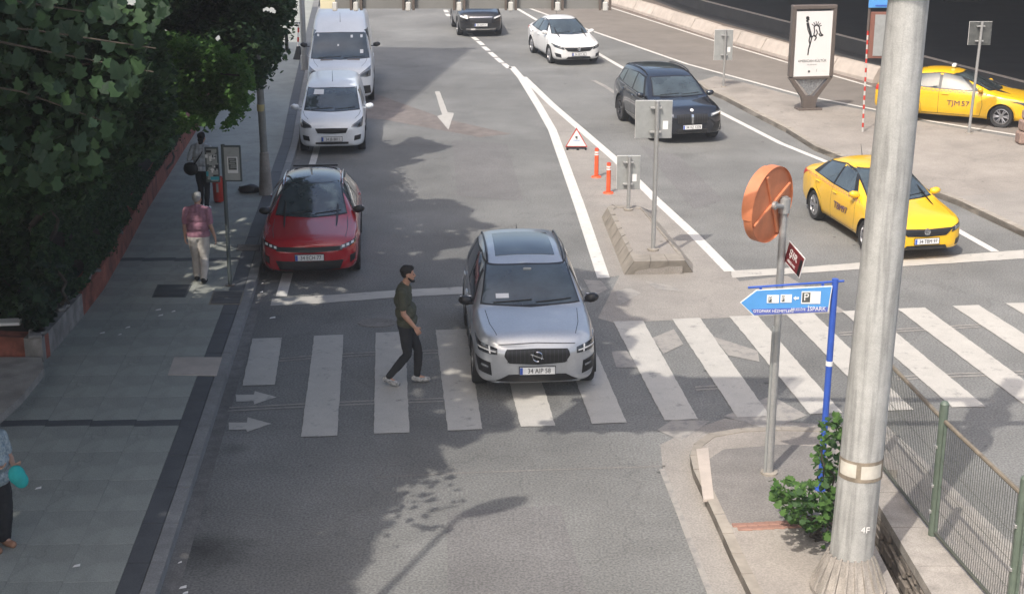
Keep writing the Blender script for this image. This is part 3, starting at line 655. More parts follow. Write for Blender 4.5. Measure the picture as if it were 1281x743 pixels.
# --- convex traffic mirror seen from behind
mb0 = G(962, 592, .12)
mt = thing('traffic_mirror', 'orange backed convex traffic mirror on a slim grey post with a small dark red plate', 'traffic mirror', (*mb0, .12))
ztop = Zat(246, mb0[1]) - .12
MB().tube((0, 0, 0), (0, 0, ztop), .05, .046, 18).build('pole', M['steel'], mt, smooth=True)
MB().tube((.0, 0, 0), (0, 0, .03), .11, .11, 18).build('foot_plate', M['tan_kerb'], mt)
MB().tube((-.055, -.02, 0), (-.05, -.02, 2.0), .022, .02, 10).build('cable_pipe', M['sign_back'], mt, smooth=True)
Yc = mb0[1] - .15; zc_ = Zat(256, Yc) - .12; xc_ = Xat(965, Yc, zc_ + .12) - mb0[0]
al = radians(47)   # mirror faces away and to the left
R3 = Matrix.Rotation(-radians(43), 4, 'Z')
head = link('mirror_head', MB().lathe([(0.0, .0), (.40, .0), (.43, .012), (.465, .012), (.47, -.02), (.47, .10), (.455, .11)], 48, 'Y').mesh('mirror_head', M['mirror_orange'], True), mt, (xc_, Yc - mb0[1], zc_), (radians(4), 0, radians(50)))
MB().lathe([(0.0, .17), (.2, .16), (.35, .135), (.455, .11)], 40, 'Y').build('mirror_glass', M['chrome'], head, smooth=True)
rb = MB()
for a in (radians(62), radians(152)):
    Rr = Matrix.Rotation(a, 4, 'Y'); rb.box((0, -.014, 0), (.86, .03, .045), 0, .006, M4=Rr)
rb.build('back_rib', M['mirror_orange'], head)
vs = []; fs = []; n = 22
for i in range(n + 1):
    a = radians(100) + radians(95) * i / n; d = .10 + .03 * sin(pi * i / n) ** .6
    for r, y in ((.472, -.01), (.485, d), (.475, d), (.462, -.01)): vs.append((r * cos(a), y, r * sin(a)))
for i in range(n): fs += [tuple((i * 4 + j, i * 4 + (j + 1) % 4, (i + 1) * 4 + (j + 1) % 4, (i + 1) * 4 + j)) for j in range(4)]
MB().add(vs, fs).build('visor', M['mirror_orange'], head, smooth=True)
MB().tube((0, -.03, 0), (0, -.07, 0), .05, .05, 12).build('hub', M['steel'], head)
MB().path([(xc_ + .02, Yc - mb0[1] - .06, zc_), (0, -.02, ztop - .12)], [.03, .03], 10).build('arm', M['steel'], mt, smooth=True)
MB().tube((0, 0, ztop - .2), (0, 0, ztop - .02), .075, .075, 14).build('clamp', M['steel'], mt)
zp = Zat(318, mb0[1]) - .12
m_dred = mat('dark_red_sheet', (.16, .018, .022), .45, var=.1)
pl = link('red_plate', MB().box((0, 0, 0), (.36, .012, .27)).mesh('red_plate', m_dred), mt, (.13, -.17, zp - .02), (0, radians(20), radians(-68)))
MB().box((0, .001, 0), (.385, .008, .295)).build('plate_border', M['white'], pl)
put_text('ŞIR', .13, pl, (-.03, -.009, .03), M['white'], 1.0)
put_text('GİRİLMEZ', .04, pl, (-.03, -.009, -.085), M['white'])
MB().box((.15, -.008, -.02), (.05, .006, .22)).build('black_panel', M['black'], pl)

# --- blue direction sign
bb = G(1026, 612, .12)
bs = thing('direction_sign', 'blue arrow shaped parking direction board on a dark blue post at the corner', 'direction sign', (*bb, .12))
zt = Zat(349, bb[1]) - .12; xt = Xat(1045, bb[1], zt + .12) - bb[0]
MB().tube((0, 0, 0), (xt * 1.0, 0, zt), .04, .04, 16).build('post', M['blue'], bs, smooth=True)
MB().tube((0, -.0, .0), (0, 0, .02), .08, .08, 12).build('foot_plate', M['blue'], bs)
def bx_(px): return Xat(px, bb[1] - .08, 2.75) - bb[0]
def bz_(py): return Zat(py, bb[1] - .08) - .12
yB = -.075
poly = [(bx_(928), bz_(379)), (bx_(947), bz_(364)), (bx_(1040), bz_(359)), (bx_(1037), bz_(390)), (bx_(945), bz_(394.5))]
MB().prism(poly, 1, yB, yB + .03).build('board', M['sky_blue'], bs)
cxy = (sum(p[0] for p in poly) / 5, sum(p[1] for p in poly) / 5)
MB().prism([(cxy[0] + (x - cxy[0]) * 1.022, cxy[1] + (y - cxy[1]) * 1.05) for x, y in poly], 1, yB + .006, yB + .024).build('board_border', M['white'], bs)
MB().tube((bx_(936), -.06, bz_(360.5)), (bx_(1057), 0.0, bz_(354)), .014, .014, 10).build('top_bar', M['blue'], bs)
MB().prism([(bx_(941), bz_(387)), (bx_(1037), bz_(384)), (bx_(1037), bz_(390)), (bx_(945), bz_(394))], 1, yB - .003, yB - .001).build('lower_band', mat('violet_blue', (.10, .13, .42), .4, var=.05), bs)
def ico(px0, py0, px1, py1, m_, nm='pictogram', dy=.004): return MB().box(((bx_(px0) + bx_(px1)) / 2, yB - dy, (bz_(py0) + bz_(py1)) / 2), (abs(bx_(px1) - bx_(px0)), .004, abs(bz_(py0) - bz_(py1)))).build(nm, M[m_], bs)
ico(960, 369, 975, 379, 'white'); ico(977, 368.5, 991, 378.5, 'white'); ico(1003, 364.5, 1027, 380, 'white')
ico(962, 371, 966, 378, 'sign_dark', dy=.007); ico(978.5, 370, 982, 377, 'sign_dark', dy=.007); ico(1004, 366, 1014, 378, 'sign_dark', dy=.007)
put_text('P', .13, bs, (bx_(1009), yB - .012, bz_(371.7)), M['white']); put_text('P', .07, bs, (bx_(964), yB - .012, bz_(374)), M['white']); put_text('P', .07, bs, (bx_(980.5), yB - .012, bz_(373.5)), M['white'])
MB().prism([(bx_(993), bz_(373)), (bx_(996), bz_(370.5)), (bx_(996), bz_(372)), (bx_(1000), bz_(371.6)), (bx_(1000), bz_(374.2)), (bx_(996), bz_(374.5)), (bx_(996), bz_(376))], 1, yB - .006, yB - .002).build('arrow', M['white'], bs)
put_text('OTOPARK HİZMETLERİ', .048, bs, (bx_(969), yB - .005, bz_(389.4)), M['white'], .95, radians(0)); put_text('BELEDİYE', .045, bs, (bx_(1000), yB - .005, bz_(387.3)), M['white'], .9); put_text('İSPARK', .075, bs, (bx_(1023), yB - .005, bz_(386.5)), M['white'], .9)
MB().tube((xt * .62, 0, zt * .60), (xt * .625, 0, zt * .622), .043, .043, 16).build('sticker', M['white'], bs)
MB().box((bx_(952), -.045, bz_(362)), (.03, .03, .05)).build('hanger', M['blue'], bs); MB().box((bx_(1030), -.02, bz_(358.5)), (.03, .03, .05)).build('hanger', M['blue'], bs)

# --- signs seen from behind
def back_sign(name, label, base, zb, pan, m_='sign_back', top=None, r=.035, toppx=None, cat='road sign', sticker=True, front=None):
    B = G(*base, zb); t = thing(name, label, cat, (*B, zb))
    x0, y0, x1, y1 = pan; Y = B[1]; zt = Zat((top or y0) , Y) - zb
    tx = Xat(toppx, Y, zt + zb) - B[0] if toppx else 0
    MB().tube((0, 0, 0), (tx, 0, zt), r, r * .95, 14).build('pole', M['steel'], t, smooth=True)
    MB().tube((0, 0, -.01), (0, 0, .02), r * 2.6, r * 2.6, 14).build('foot_plate', M['tan_kerb'], t)
    za, zb2 = Zat(y1, Y) - zb, Zat(y0, Y) - zb; xa, xb = Xat(x0, Y, (za + zb2) / 2 + zb) - B[0], Xat(x1, Y, (za + zb2) / 2 + zb) - B[0]
    MB().box(((xa + xb) / 2, .07, (za + zb2) / 2), (xb - xa, .012, zb2 - za), 0, .004).build('sign_panel', M[m_], t)
    MB().box(((xa + xb) / 2, .085, (za + zb2) / 2), (xb - xa + .01, .01, zb2 - za + .01)).build('sign_face', M['white'], t)
    for u in (.18, .82):
        zz = lerp(za, zb2, u); txx = tx * zz / zt
        MB().box((txx - .02, .02, zz), (.22, .07, .035), 0, .004).build('clamp', M['steel'], t)
    if sticker: MB().box((xb - .12, .062, lerp(za, zb2, .35)), (.10, .004, .16)).build('sticker', M['white'], t)
    return t
back_sign('road_sign', 'large square grey sign back on the tall post of the concrete median block', (817, 312), .28, (795.5, 127, 841, 174), r=.043)
back_sign('road_sign', 'smaller grey sign back on the short post of the concrete median block', (786, 262), .28, (772, 196, 801, 238), r=.04)
back_sign('road_sign', 'narrow grey sign back on a thin post behind the black car, far right side', (905, 109), .12, (894, 38, 917, 76))
back_sign('road_sign', 'dark grey sign back on the leaning pole in front of the side-on taxi', (1212, 167), .12, (1213, 28, 1241, 57), m_='sign_dark', toppx=1229, r=.04, sticker=False)

# --- warning triangle
tb = G(721, 187); tt = thing('warning_triangle', 'red edged white warning triangle standing in the painted gore', 'warning triangle', (*tb, 0), 0)
h = Zat(161, tb[1]); w = .27
o1 = MB().prism([(-w * 1.08, .06), (w * 1.08, .06), (0, h + .02)], 1, 0, .02).build('red_border', M['red'], tt)
MB().prism([(-w * .95, .085), (w * .95, .085), (0, h - .035)], 1, -.004, -.001).build('white_face', M['white'], tt)
MB().box((0, -.02, .05), (.52, .03, .03)).build('foot', M['black'], tt); MB().box((.03, -.06, .03), (.06, .2, .04)).build('foot', M['black'], tt)
MB().box((-.24, .0, .025), (.05, .25, .05)).build('foot', M['black'], tt); MB().box((.24, .0, .025), (.05, .25, .05)).build('foot', M['black'], tt)
MB().tube((0, -.006, h * .55), (0, -.006, h * .63), .028, .028, 8).build('mark', M['sign_dark'], tt)
put_text('DİKKAT', .055, tt, (0, -.006, h * .42), M['sky_blue'])
# --- orange bollards
def bollard(px, py, top, label):
    b = G(px, py); hh = Zat(top, b[1]); t = thing('bollard', label, 'bollard', (*b, 0), 0, 'orange lane bollards')
    MB().tube((0, 0, 0), (0, 0, hh), .055, .048, 18).build('post', M['orange'], t, smooth=True)
    MB().tube((0, 0, 0), (0, 0, .035), .13, .11, 20).build('base', M['orange'], t, smooth=True)
    for u in (.80, .88): MB().tube((0, 0, hh * u - .018), (0, 0, hh * u + .018), .0535, .053, 18).build('reflective_band', M['white'], t, smooth=True)
    MB().tube((0, 0, hh), (0, 0, hh + .012), .05, .03, 18).build('cap', M['red'], t)
bollard(746, 222, 186, 'orange bollard nearer to the warning triangle'); bollard(761, 242, 204, 'orange bollard nearer to the small sign on the median')
# --- billboard
pb = G(1011, 137, .12); pt_ = thing('billboard', 'taupe framed poster stand with a white poster of a crowned torch bearer', 'billboard', (*pb, .12), radians(9))
s_ = 1.0 / (FPX / (pb[1] * cos(PITCH) + 7 * sin(PITCH))); zz = lambda py: Zat(py, pb[1]) - .12
fr = MB().prism([(-.62, zz(97)), (-.22, zz(123)), (-.24, .02), (.24, .02), (.22, zz(123)), (.62, zz(97)), (.62, zz(97) + .06), (-.62, zz(97) + .06)], 1, -.09, .12)
fr = MB()
w = .66
fr.box((-w + .05, .0, (zz(96) + zz(9)) / 2), (.12, .22, zz(9) - zz(96)), 0, .02); fr.box((w - .05, .0, (zz(96) + zz(9)) / 2), (.12, .22, zz(9) - zz(96)), 0, .02)
fr.box((0, 0, zz(9) + .0), (2 * w + .02, .24, .12), 0, .02); fr.box((0, 0, zz(97)), (2 * w - .14, .2, .10), 0, .02)
fr.prism([(-w - .01, zz(97)), (-w + .11, zz(97)), (-.10, zz(121)), (-.26, zz(121))], 1, -.09, .09); fr.prism([(w + .01, zz(97)), (w - .11, zz(97)), (.10, zz(121)), (.26, zz(121))], 1, -.09, .09)
fr.prism([(-.262, zz(120)), (.262, zz(120)), (.20, zz(128)), (.20, .03), (-.20, .03), (-.20, zz(128))], 1, -.092, .092)
fr.build('frame', M['frame_brown'], pt_)
MB().box((0, 0, .02), (.72, .42, .06), 0, .01).build('base_plate', M['frame_brown'], pt_)
MB().prism([(-.45, zz(99)), (.45, zz(99)), (0, zz(120))], 1, -.01, .01).build('glass_triangle', M['lamp'], pt_)
m_post = mat('poster_paper', (.70, .69, .68), .3, var=.03, scale=1.2, coat=.3)
pc = (zz(95.5) + zz(14)) / 2; ph = zz(14) - zz(95.5)
po_ = MB().box((0, -.06, pc), (2 * w - .22, .05, ph)).build('poster', m_post, pt_)
def ink(mb): return mb.build('ink_drawing', M['black'], po_)
q = lambda u, v: ((u - .5) * (2 * w - .22), -.088, pc + (.5 - v) * ph)
im = MB()
rnd = random.Random(3)
def stroke(pts, r):
    for a, b in zip(pts, pts[1:]):
        A_ = Vector(q(*a)); B_ = Vector(q(*b)); d_ = (B_ - A_).normalized(); n_ = Vector((d_.z, 0, -d_.x)) * r * 1.5
        im.add([A_ + n_, B_ + n_, B_ - n_, A_ - n_], [(0, 1, 2, 3)])
stroke([(.33, .40), (.36, .62 - .05)], .0); stroke([(.32, .17), (.36, .25), (.41, .33), (.44, .40)], .018); stroke([(.29, .18), (.33, .28), (.40, .37)], .010)
stroke([(.26, .10), (.31, .10), (.33, .14), (.27, .15)], .025); stroke([(.29, .08), (.34, .11)], .02)
stroke([(.40, .37), (.38, .45), (.41, .50), (.38, .58), (.37, .67)], .013); stroke([(.46, .38), (.43, .46), (.40, .55)], .012)
for a in range(6):
    an = radians(-150 + a * 27); stroke([(.56 + .07 * cos(an), .24 + .035 * sin(an)), (.56 + .15 * cos(an), .24 + .085 * sin(an))], .008)
stroke([(.49, .25), (.52, .22), (.58, .21), (.64, .24), (.66, .30), (.70, .35), (.76, .37), (.68, .38), (.64, .34)], .013)
stroke([(.50, .25), (.52, .31), (.50, .36), (.56, .38), (.60, .33), (.56, .28)], .011); stroke([(.44, .40), (.50, .37), (.58, .40), (.53, .45)], .012)
ink(im)
put_text('AMERICAN KÜLTÜR', .105, po_, (0, -.09, pc - ph * .26), M['sign_dark'], .92); put_text('DİL OKULLARI', .045, po_, (0, -.09, pc - ph * .315), M['sign_back'])
MB().tube((-.08, -.088, pc - ph * .42), (-.08, -.092, pc - ph * .42), .035, .035, 12).build('emblem', M['sign_dark'], po_); put_text('Ɩ', .1, po_, (.15, -.09, pc - ph * .41), M['sign_dark']); put_text('———', .05, po_, (.38, -.09, pc - ph * .42), M['sign_back'])
# --- striped post with board
sb = G(1079, 165, .12); sp = thing('striped_post_sign', 'red and white striped post with a brown framed board behind the big pole', 'road sign', (*sb, .12))
zt = Zat(-12, sb[1]) - .12; xt = Xat(1089, sb[1], zt) - sb[0]; n = 22
for i in range(n):
    a, b = i / n, (i + 1) / n
    MB().tube((xt * a, 0, zt * .72 * a), (xt * b, 0, zt * .72 * b), .027, .027, 12).build('stripe', M['red' if i % 2 else 'sign_face'], sp, smooth=True)
MB().tube((xt, 0, zt * .72), (xt, 0, zt), .036, .036, 10).build('pole', M['frame_brown'], sp)
za, zb_ = Zat(73, sb[1]) - .12, Zat(15, sb[1]) - .12; x0 = Xat(1086, sb[1], 2.5) - sb[0]
MB().box((x0 + .52, -.05, (za + zb_) / 2), (1.04, .05, zb_ - za), 0, .01).build('board_frame', mat('red_brown_frame', (.20, .085, .06), .5, var=.1), sp)
MB().box((x0 + .55, -.08, (za + zb_) / 2), (.86, .02, zb_ - za - .14)).build('board', M['sign_back'], sp)
za2 = Zat(10, sb[1]) - .12
MB().box((x0 + .40, -.05, za2 + .3), (.95, .04, .6), 0, .01).build('blue_plate', M['sky_blue'], sp)
MB().box((x0 + .40, -.075, za2 + .06), (.6, .01, .04)).build('underline', M['blue'], sp)

# --- parking sign post on the left pavement
lb = G(288, 357, .138); lp = thing('information_sign', 'slim dark post with two poster panels side by side on the left pavement', 'information sign', (*lb, .138))
zt = Zat(181, lb[1]) - .138; xt = Xat(277, lb[1], zt + .138) - lb[0] + .0
xt = Xat(278.5, lb[1], zt + .138) - lb[0]
m_dg = mat('dark_green_grey', (.07, .085, .085), .5, var=.1)
MB().tube((0, 0, 0), (xt, 0, zt), .036, .036, 14).build('post', m_dg, lp, smooth=True)
MB().tube((0, 0, -.005), (0, 0, .02), .09, .09, 14).build('foot_plate', M['frame_brown'], lp)
def panel(p0, p1, nm):
    X0, X1 = Xat(p0[0], lb[1], 2.2) - lb[0], Xat(p1[0], lb[1], 2.2) - lb[0]; Z0, Z1 = Zat(p1[1], lb[1]) - .138, Zat(p0[1], lb[1]) - .138
    o = MB().box(((X0 + X1) / 2, -.01, (Z0 + Z1) / 2), (X1 - X0, .04, Z1 - Z0), 0, .006).build('panel_frame', m_dg, lp)
    MB().box(((X0 + X1) / 2, -.034, (Z0 + Z1) / 2), (X1 - X0 - .06, .012, Z1 - Z0 - .06)).build(nm, M['sign_back'], o)
    return o, (X0 + X1) / 2, (Z0 + Z1) / 2, X1 - X0, Z1 - Z0
o, cx, cz, w_, h_ = panel((258, 184), (275, 228), 'paper')
o['label'] = 'left panel covered with torn notices'
rr = random.Random(5); ms = [M['white'], m_dg, M['sign_back'], M['black'], mat('paper_cyan', (.05, .35, .42), .7)]
for i in range(34):
    a, b = rr.uniform(-.38, .38) * w_, rr.uniform(-.44, .44) * h_
    MB().box((cx + a, -.043 - .0005 * i, cz + b), (rr.uniform(.02, .09), .003, rr.uniform(.02, .09)), 0).build('torn_notice', ms[4] if i in (3,) else rr.choice(ms[:4]), o)
MB().box((cx + .04, -.064, cz - .37 * h_), (.15, .003, .06)).build('cyan_notice', ms[4], o)
o, cx, cz, w_, h_ = panel((280, 182), (303, 227), 'paper')
o['label'] = 'right panel with one framed notice'
MB().box((cx + .01, -.045, cz - .02), (w_ * .56, .006, h_ * .45)).build('notice', M['white'], o); MB().box((cx + .01, -.050, cz - .0), (w_ * .44, .004, h_ * .33)).build('notice_print', M['sign_dark'], o)
for i in range(5): MB().box((cx + .01 + (rr.random() - .5) * .04, -.054, cz + .08 - i * .035), (w_ * rr.uniform(.15, .35), .003, .016)).build('print_line', M['sign_back'], o)
# litter bin
rb_ = G(274, 253, .138); t = thing('litter_bin', 'small red cylindrical litter bin behind the left notice panel', 'litter bin', (*rb_, .138))
MB().lathe([(.0, .02), (.10, .02), (.115, .06), (.125, .55), (.12, .57), (.10, .57), (.10, .5), (.0, .48)], 24).build('body', M['red'], t, smooth=True)
arc(MB(), .128, .25, .45, -.15, .25).build('pale_stripe', M['concrete_pale'], t)
# utility pole with concrete foot
ub = G(333, 243, .138); t = thing('utility_pole', 'grey utility pole with a whitewashed conical concrete foot on the left pavement', 'utility pole', (*ub, .138))
MB().path([(0, 0, 0), (0, 0, .55), (0, 0, .95), (0, 0, 1.0)], [.16, .125, .10, .07], 18).build('concrete_foot', M['concrete'], t, smooth=True)
MB().tube((0, 0, .98), (-.1, 0, 9.5), .085, .06, 16).build('pole', mat('pole_grey_green', (.20, .205, .19), .7, var=.2), t, smooth=True)
MB().tube((-.02, 0, 1.9), (-.02, 0, 2.05), .09, .09, 14).build('yellow_label', mat('old_label', (.42, .35, .16), .7), t)
# second pole beside the large van
t = thing('lamp_post', 'slim grey lamp post at the kerb beside the large white van', 'lamp post', (-7.15, 51.0, .13))
MB().tube((0, 0, 0), (0, 0, 9), .10, .07, 14).build('pole', M['steel'], t, smooth=True)
MB().tube((0, 0, 0), (0, 0, .5), .14, .13, 14).build('base', M['steel'], t, smooth=True)
MB().path([(0, 0, 9), (.5, -.1, 9.5), (1.5, -.2, 9.7)], [.06, .05, .045], 10).build('arm', M['steel'], t)
MB().box((1.8, -.2, 9.7), (.8, .3, .12), 0, .05).build('lamp_head', M['steel'], t)
# street lamp whose shadow lies across the near road (stands outside the picture, left)
t = thing('street_lamp', 'tall grey street lamp with one bent arm at the left kerb near the camera', 'street lamp', (-4.35, 9.35, .13))
MB().tube((0, 0, 0), (0, 0, 8), .085, .05, 16).build('pole', M['steel'], t, smooth=True)
MB().path([(0, 0, 8), (.08, .35, 8.6), (.3, 1.05, 9.25)], [.05, .042, .036], 12).build('arm', M['steel'], t, smooth=True)
lm = MB()
vs = []; n = 16
for i, (u, r) in enumerate(((0, .03), (.15, .11), (.4, .17), (.7, .18), (.95, .14), (1.1, .04))):
    c = Vector((.3, 1.05, 9.25)).lerp(Vector((1.0, 1.45, 9.4)), u)
    for j in range(n): a = 2 * pi * j / n; vs.append((c.x - .5 * r * cos(a) * 1.0, c.y + .86 * r * cos(a), c.z + r * .45 * sin(a)))
lm.add(vs, [(i * n + j, i * n + (j + 1) % n, (i + 1) * n + (j + 1) % n, (i + 1) * n + j) for i in range(5) for j in range(n)]); lm.build('lamp_head', M['steel'], t, smooth=True)
# barrier stand and black bollard near the van
bb_ = G(374, 74, .138); t = thing('barrier_stand', 'small red and white barrier stand with black foot by the large van', 'barrier', (*bb_, .138))
for i in range(7): MB().tube((-.04 + .012 * i, 0, .1 + .17 * i), (-.028 + .012 * i, 0, .1 + .17 * (i + 1)), .035, .035, 10).build('stripe', M['red' if i % 2 else 'white'], t)
MB().path([(0, 0, 0), (0, 0, .12), (0, 0, .45)], [.22, .17, .07], 14).build('foot', M['rubber'], t)
MB().box((-.06, 0, 1.28), (.42, .05, .05)).build('top_bar', m_dg, t)
bb_ = G(359, 63, .138); t = thing('bollard', 'short black bollard left of the red and white barrier stand', 'bollard', (*bb_, .138))
MB().tube((0, 0, 0), (0, 0, .75), .07, .06, 14).build('post', M['black'], t, smooth=True); MB().tube((0, 0, 0), (0, 0, .05), .13, .12, 14).build('foot', M['black'], t); MB().tube((0, 0, .75), (0, 0, .8), .06, .02, 14).build('cap', M['black'], t)
# black bag heap at the foot of the utility pole
bg_ = G(311, 241, .138)
def lumpy(name, loc, sc, m_, label, cat, seed=0, amp=.25, sub=3):
    bm = bmesh.new(); bmesh.ops.create_icosphere(bm, subdivisions=sub, radius=1)
    for v in bm.verts:
        v.co *= 1 + amp * noise.noise(v.co * 1.7 + Vector((seed, 0, 0))) + amp * .4 * noise.noise(v.co * 5)
        v.co = Vector((v.co.x * sc[0], v.co.y * sc[1], max(-.0, (v.co.z + .75)) * sc[2]))
    me = bpy.data.meshes.new(name); bm.to_mesh(me); bm.free(); me.materials.append(m_); me.polygons.foreach_set('use_smooth', [True] * len(me.polygons))
    return tag(link(name, me, None, loc), label, cat)
lumpy('rubbish_bag', (*bg_, .138), (.26, .13, .11), mat('bin_bag', (.012, .012, .014), .3, var=.3), 'black plastic bag lying flat at the foot of the utility pole', 'rubbish bag', 3)
# scraps of paper on the left pavement
for i, (px, py) in enumerate(((201, 395), (160, 410), (150, 419), (198, 388), (128, 417), (62, 390))):
    p = G(px, py, .138); v = [(random.uniform(-.06, .06) + a, b + random.uniform(-.02, .02), .004 + random.random() * .02) for a, b in ((-.06, -.03), (.05, -.04), (.07, .03), (-.04, .04))]
lit = MB()
for px, py in ((201, 395), (160, 410), (150, 419), (198, 388), (128, 417), (217, 390), (48, 611), (96, 708), (112, 312), (328, 355), (327, 366), (341, 398), (232, 742), (229, 735), (225, 704)):
    p = G(px, py, .14 if px < 300 and not (px in (232, 229, 225)) else .01); zz_ = .141 if px < 300 and px not in (232, 229, 225) else .012
    k = random.uniform(.02, .055); lit.add([(p[0] - k, p[1] - k * .6, zz_), (p[0] + k, p[1] - k * .4, zz_ + .01), (p[0] + k * .8, p[1] + k * .7, zz_ + .02), (p[0] - k * .7, p[1] + k * .5, zz_ + .005)], [(0, 1, 2, 3)])
o = lit.build('litter_scraps', M['white']); o['kind'] = 'stuff'

# ================================================================= people
def remesh(mb, voxel, smooth_it=4, keep=None):
    me = mb.mesh('tmp', M['black']); o = bpy.data.objects.new('tmp', me); COL.objects.link(o)
    md = o.modifiers.new('r', 'REMESH'); md.mode = 'VOXEL'; md.voxel_size = voxel
    ms_ = o.modifiers.new('s', 'SMOOTH'); ms_.iterations = smooth_it; ms_.factor = .5
    dg = bpy.context.evaluated_depsgraph_get(); r = bpy.data.meshes.new_from_object(o.evaluated_get(dg))
    bpy.data.objects.remove(o); r.polygons.foreach_set('use_smooth', [True] * len(r.polygons)); return r
def ball(mb, c, r, n=12):
    rx, ry, rz = r if isinstance(r, (tuple, list)) else (r, r, r); c = Vector(c); m = n // 2
    vs = [c + Vector((0, 0, -rz))] + [c + Vector((rx * sin(pi * j / m) * cos(2 * pi * i / n), ry * sin(pi * j / m) * sin(2 * pi * i / n), -rz * cos(pi * j / m))) for j in range(1, m) for i in range(n)] + [c + Vector((0, 0, rz))]
    fs = [(0, 1 + (i + 1) % n, 1 + i) for i in range(n)] + [(1 + (j - 1) * n + i, 1 + (j - 1) * n + (i + 1) % n, 1 + j * n + (i + 1) % n, 1 + j * n + i) for j in range(1, m - 1) for i in range(n)]
    L = 1 + (m - 2) * n; fs += [(L + i, L + (i + 1) % n, len(vs) - 1) for i in range(n)]
    mb.add(vs, fs)
def cap_(mb, a, b, ra, rb, n=14):
    ball(mb, a, ra, n); ball(mb, b, rb, n); mb.tube(a, b, ra, rb, n)
def chain(mb, pts, rs):
    for i in range(len(pts) - 1): cap_(mb, pts[i], pts[i + 1], rs[i], rs[i + 1])
def hand(mb, wrist, dirv, side, palmn, curl=.5, s=1.0):
    """palm + four bent fingers + thumb from the palm's side"""
    w = Vector(wrist); d = Vector(dirv).normalized(); n = Vector(palmn); n = (n - d * n.dot(d)).normalized(); t = d.cross(n).normalized() * side
    for k in (-.5, -.17, .17, .5): cap_(mb, w + t * k * .03 * s, w + d * .085 * s + t * k * .06 * s, .015 * s, .012 * s, 8)
    for k, L in ((-.75, .062), (-.25, .075), (.25, .080), (.75, .072)):
        a = w + d * .088 * s + t * k * .042 * s; d1 = (d + n * curl * .6).normalized(); b = a + d1 * L * .5 * s; d2 = (d + n * curl * 1.9).normalized(); c = b + d2 * L * .5 * s
        cap_(mb, a, b, .0098 * s, .009 * s, 8); cap_(mb, b, c, .009 * s, .0078 * s, 8)
    a = w + d * .025 * s + t * .030 * s; b = a + (d * .5 + t * .55 + n * .45).normalized() * .045 * s; c = b + (d * .85 + n * .4).normalized() * .032 * s
    cap_(mb, a, b, .0125 * s, .0105 * s, 8); cap_(mb, b, c, .0105 * s, .009 * s, 8)
SKIN = mat('skin', (.42, .23, .155), .55, var=.08, scale=20); SKIN2 = mat('skin_light', (.48, .29, .21), .55, var=.08, scale=20)
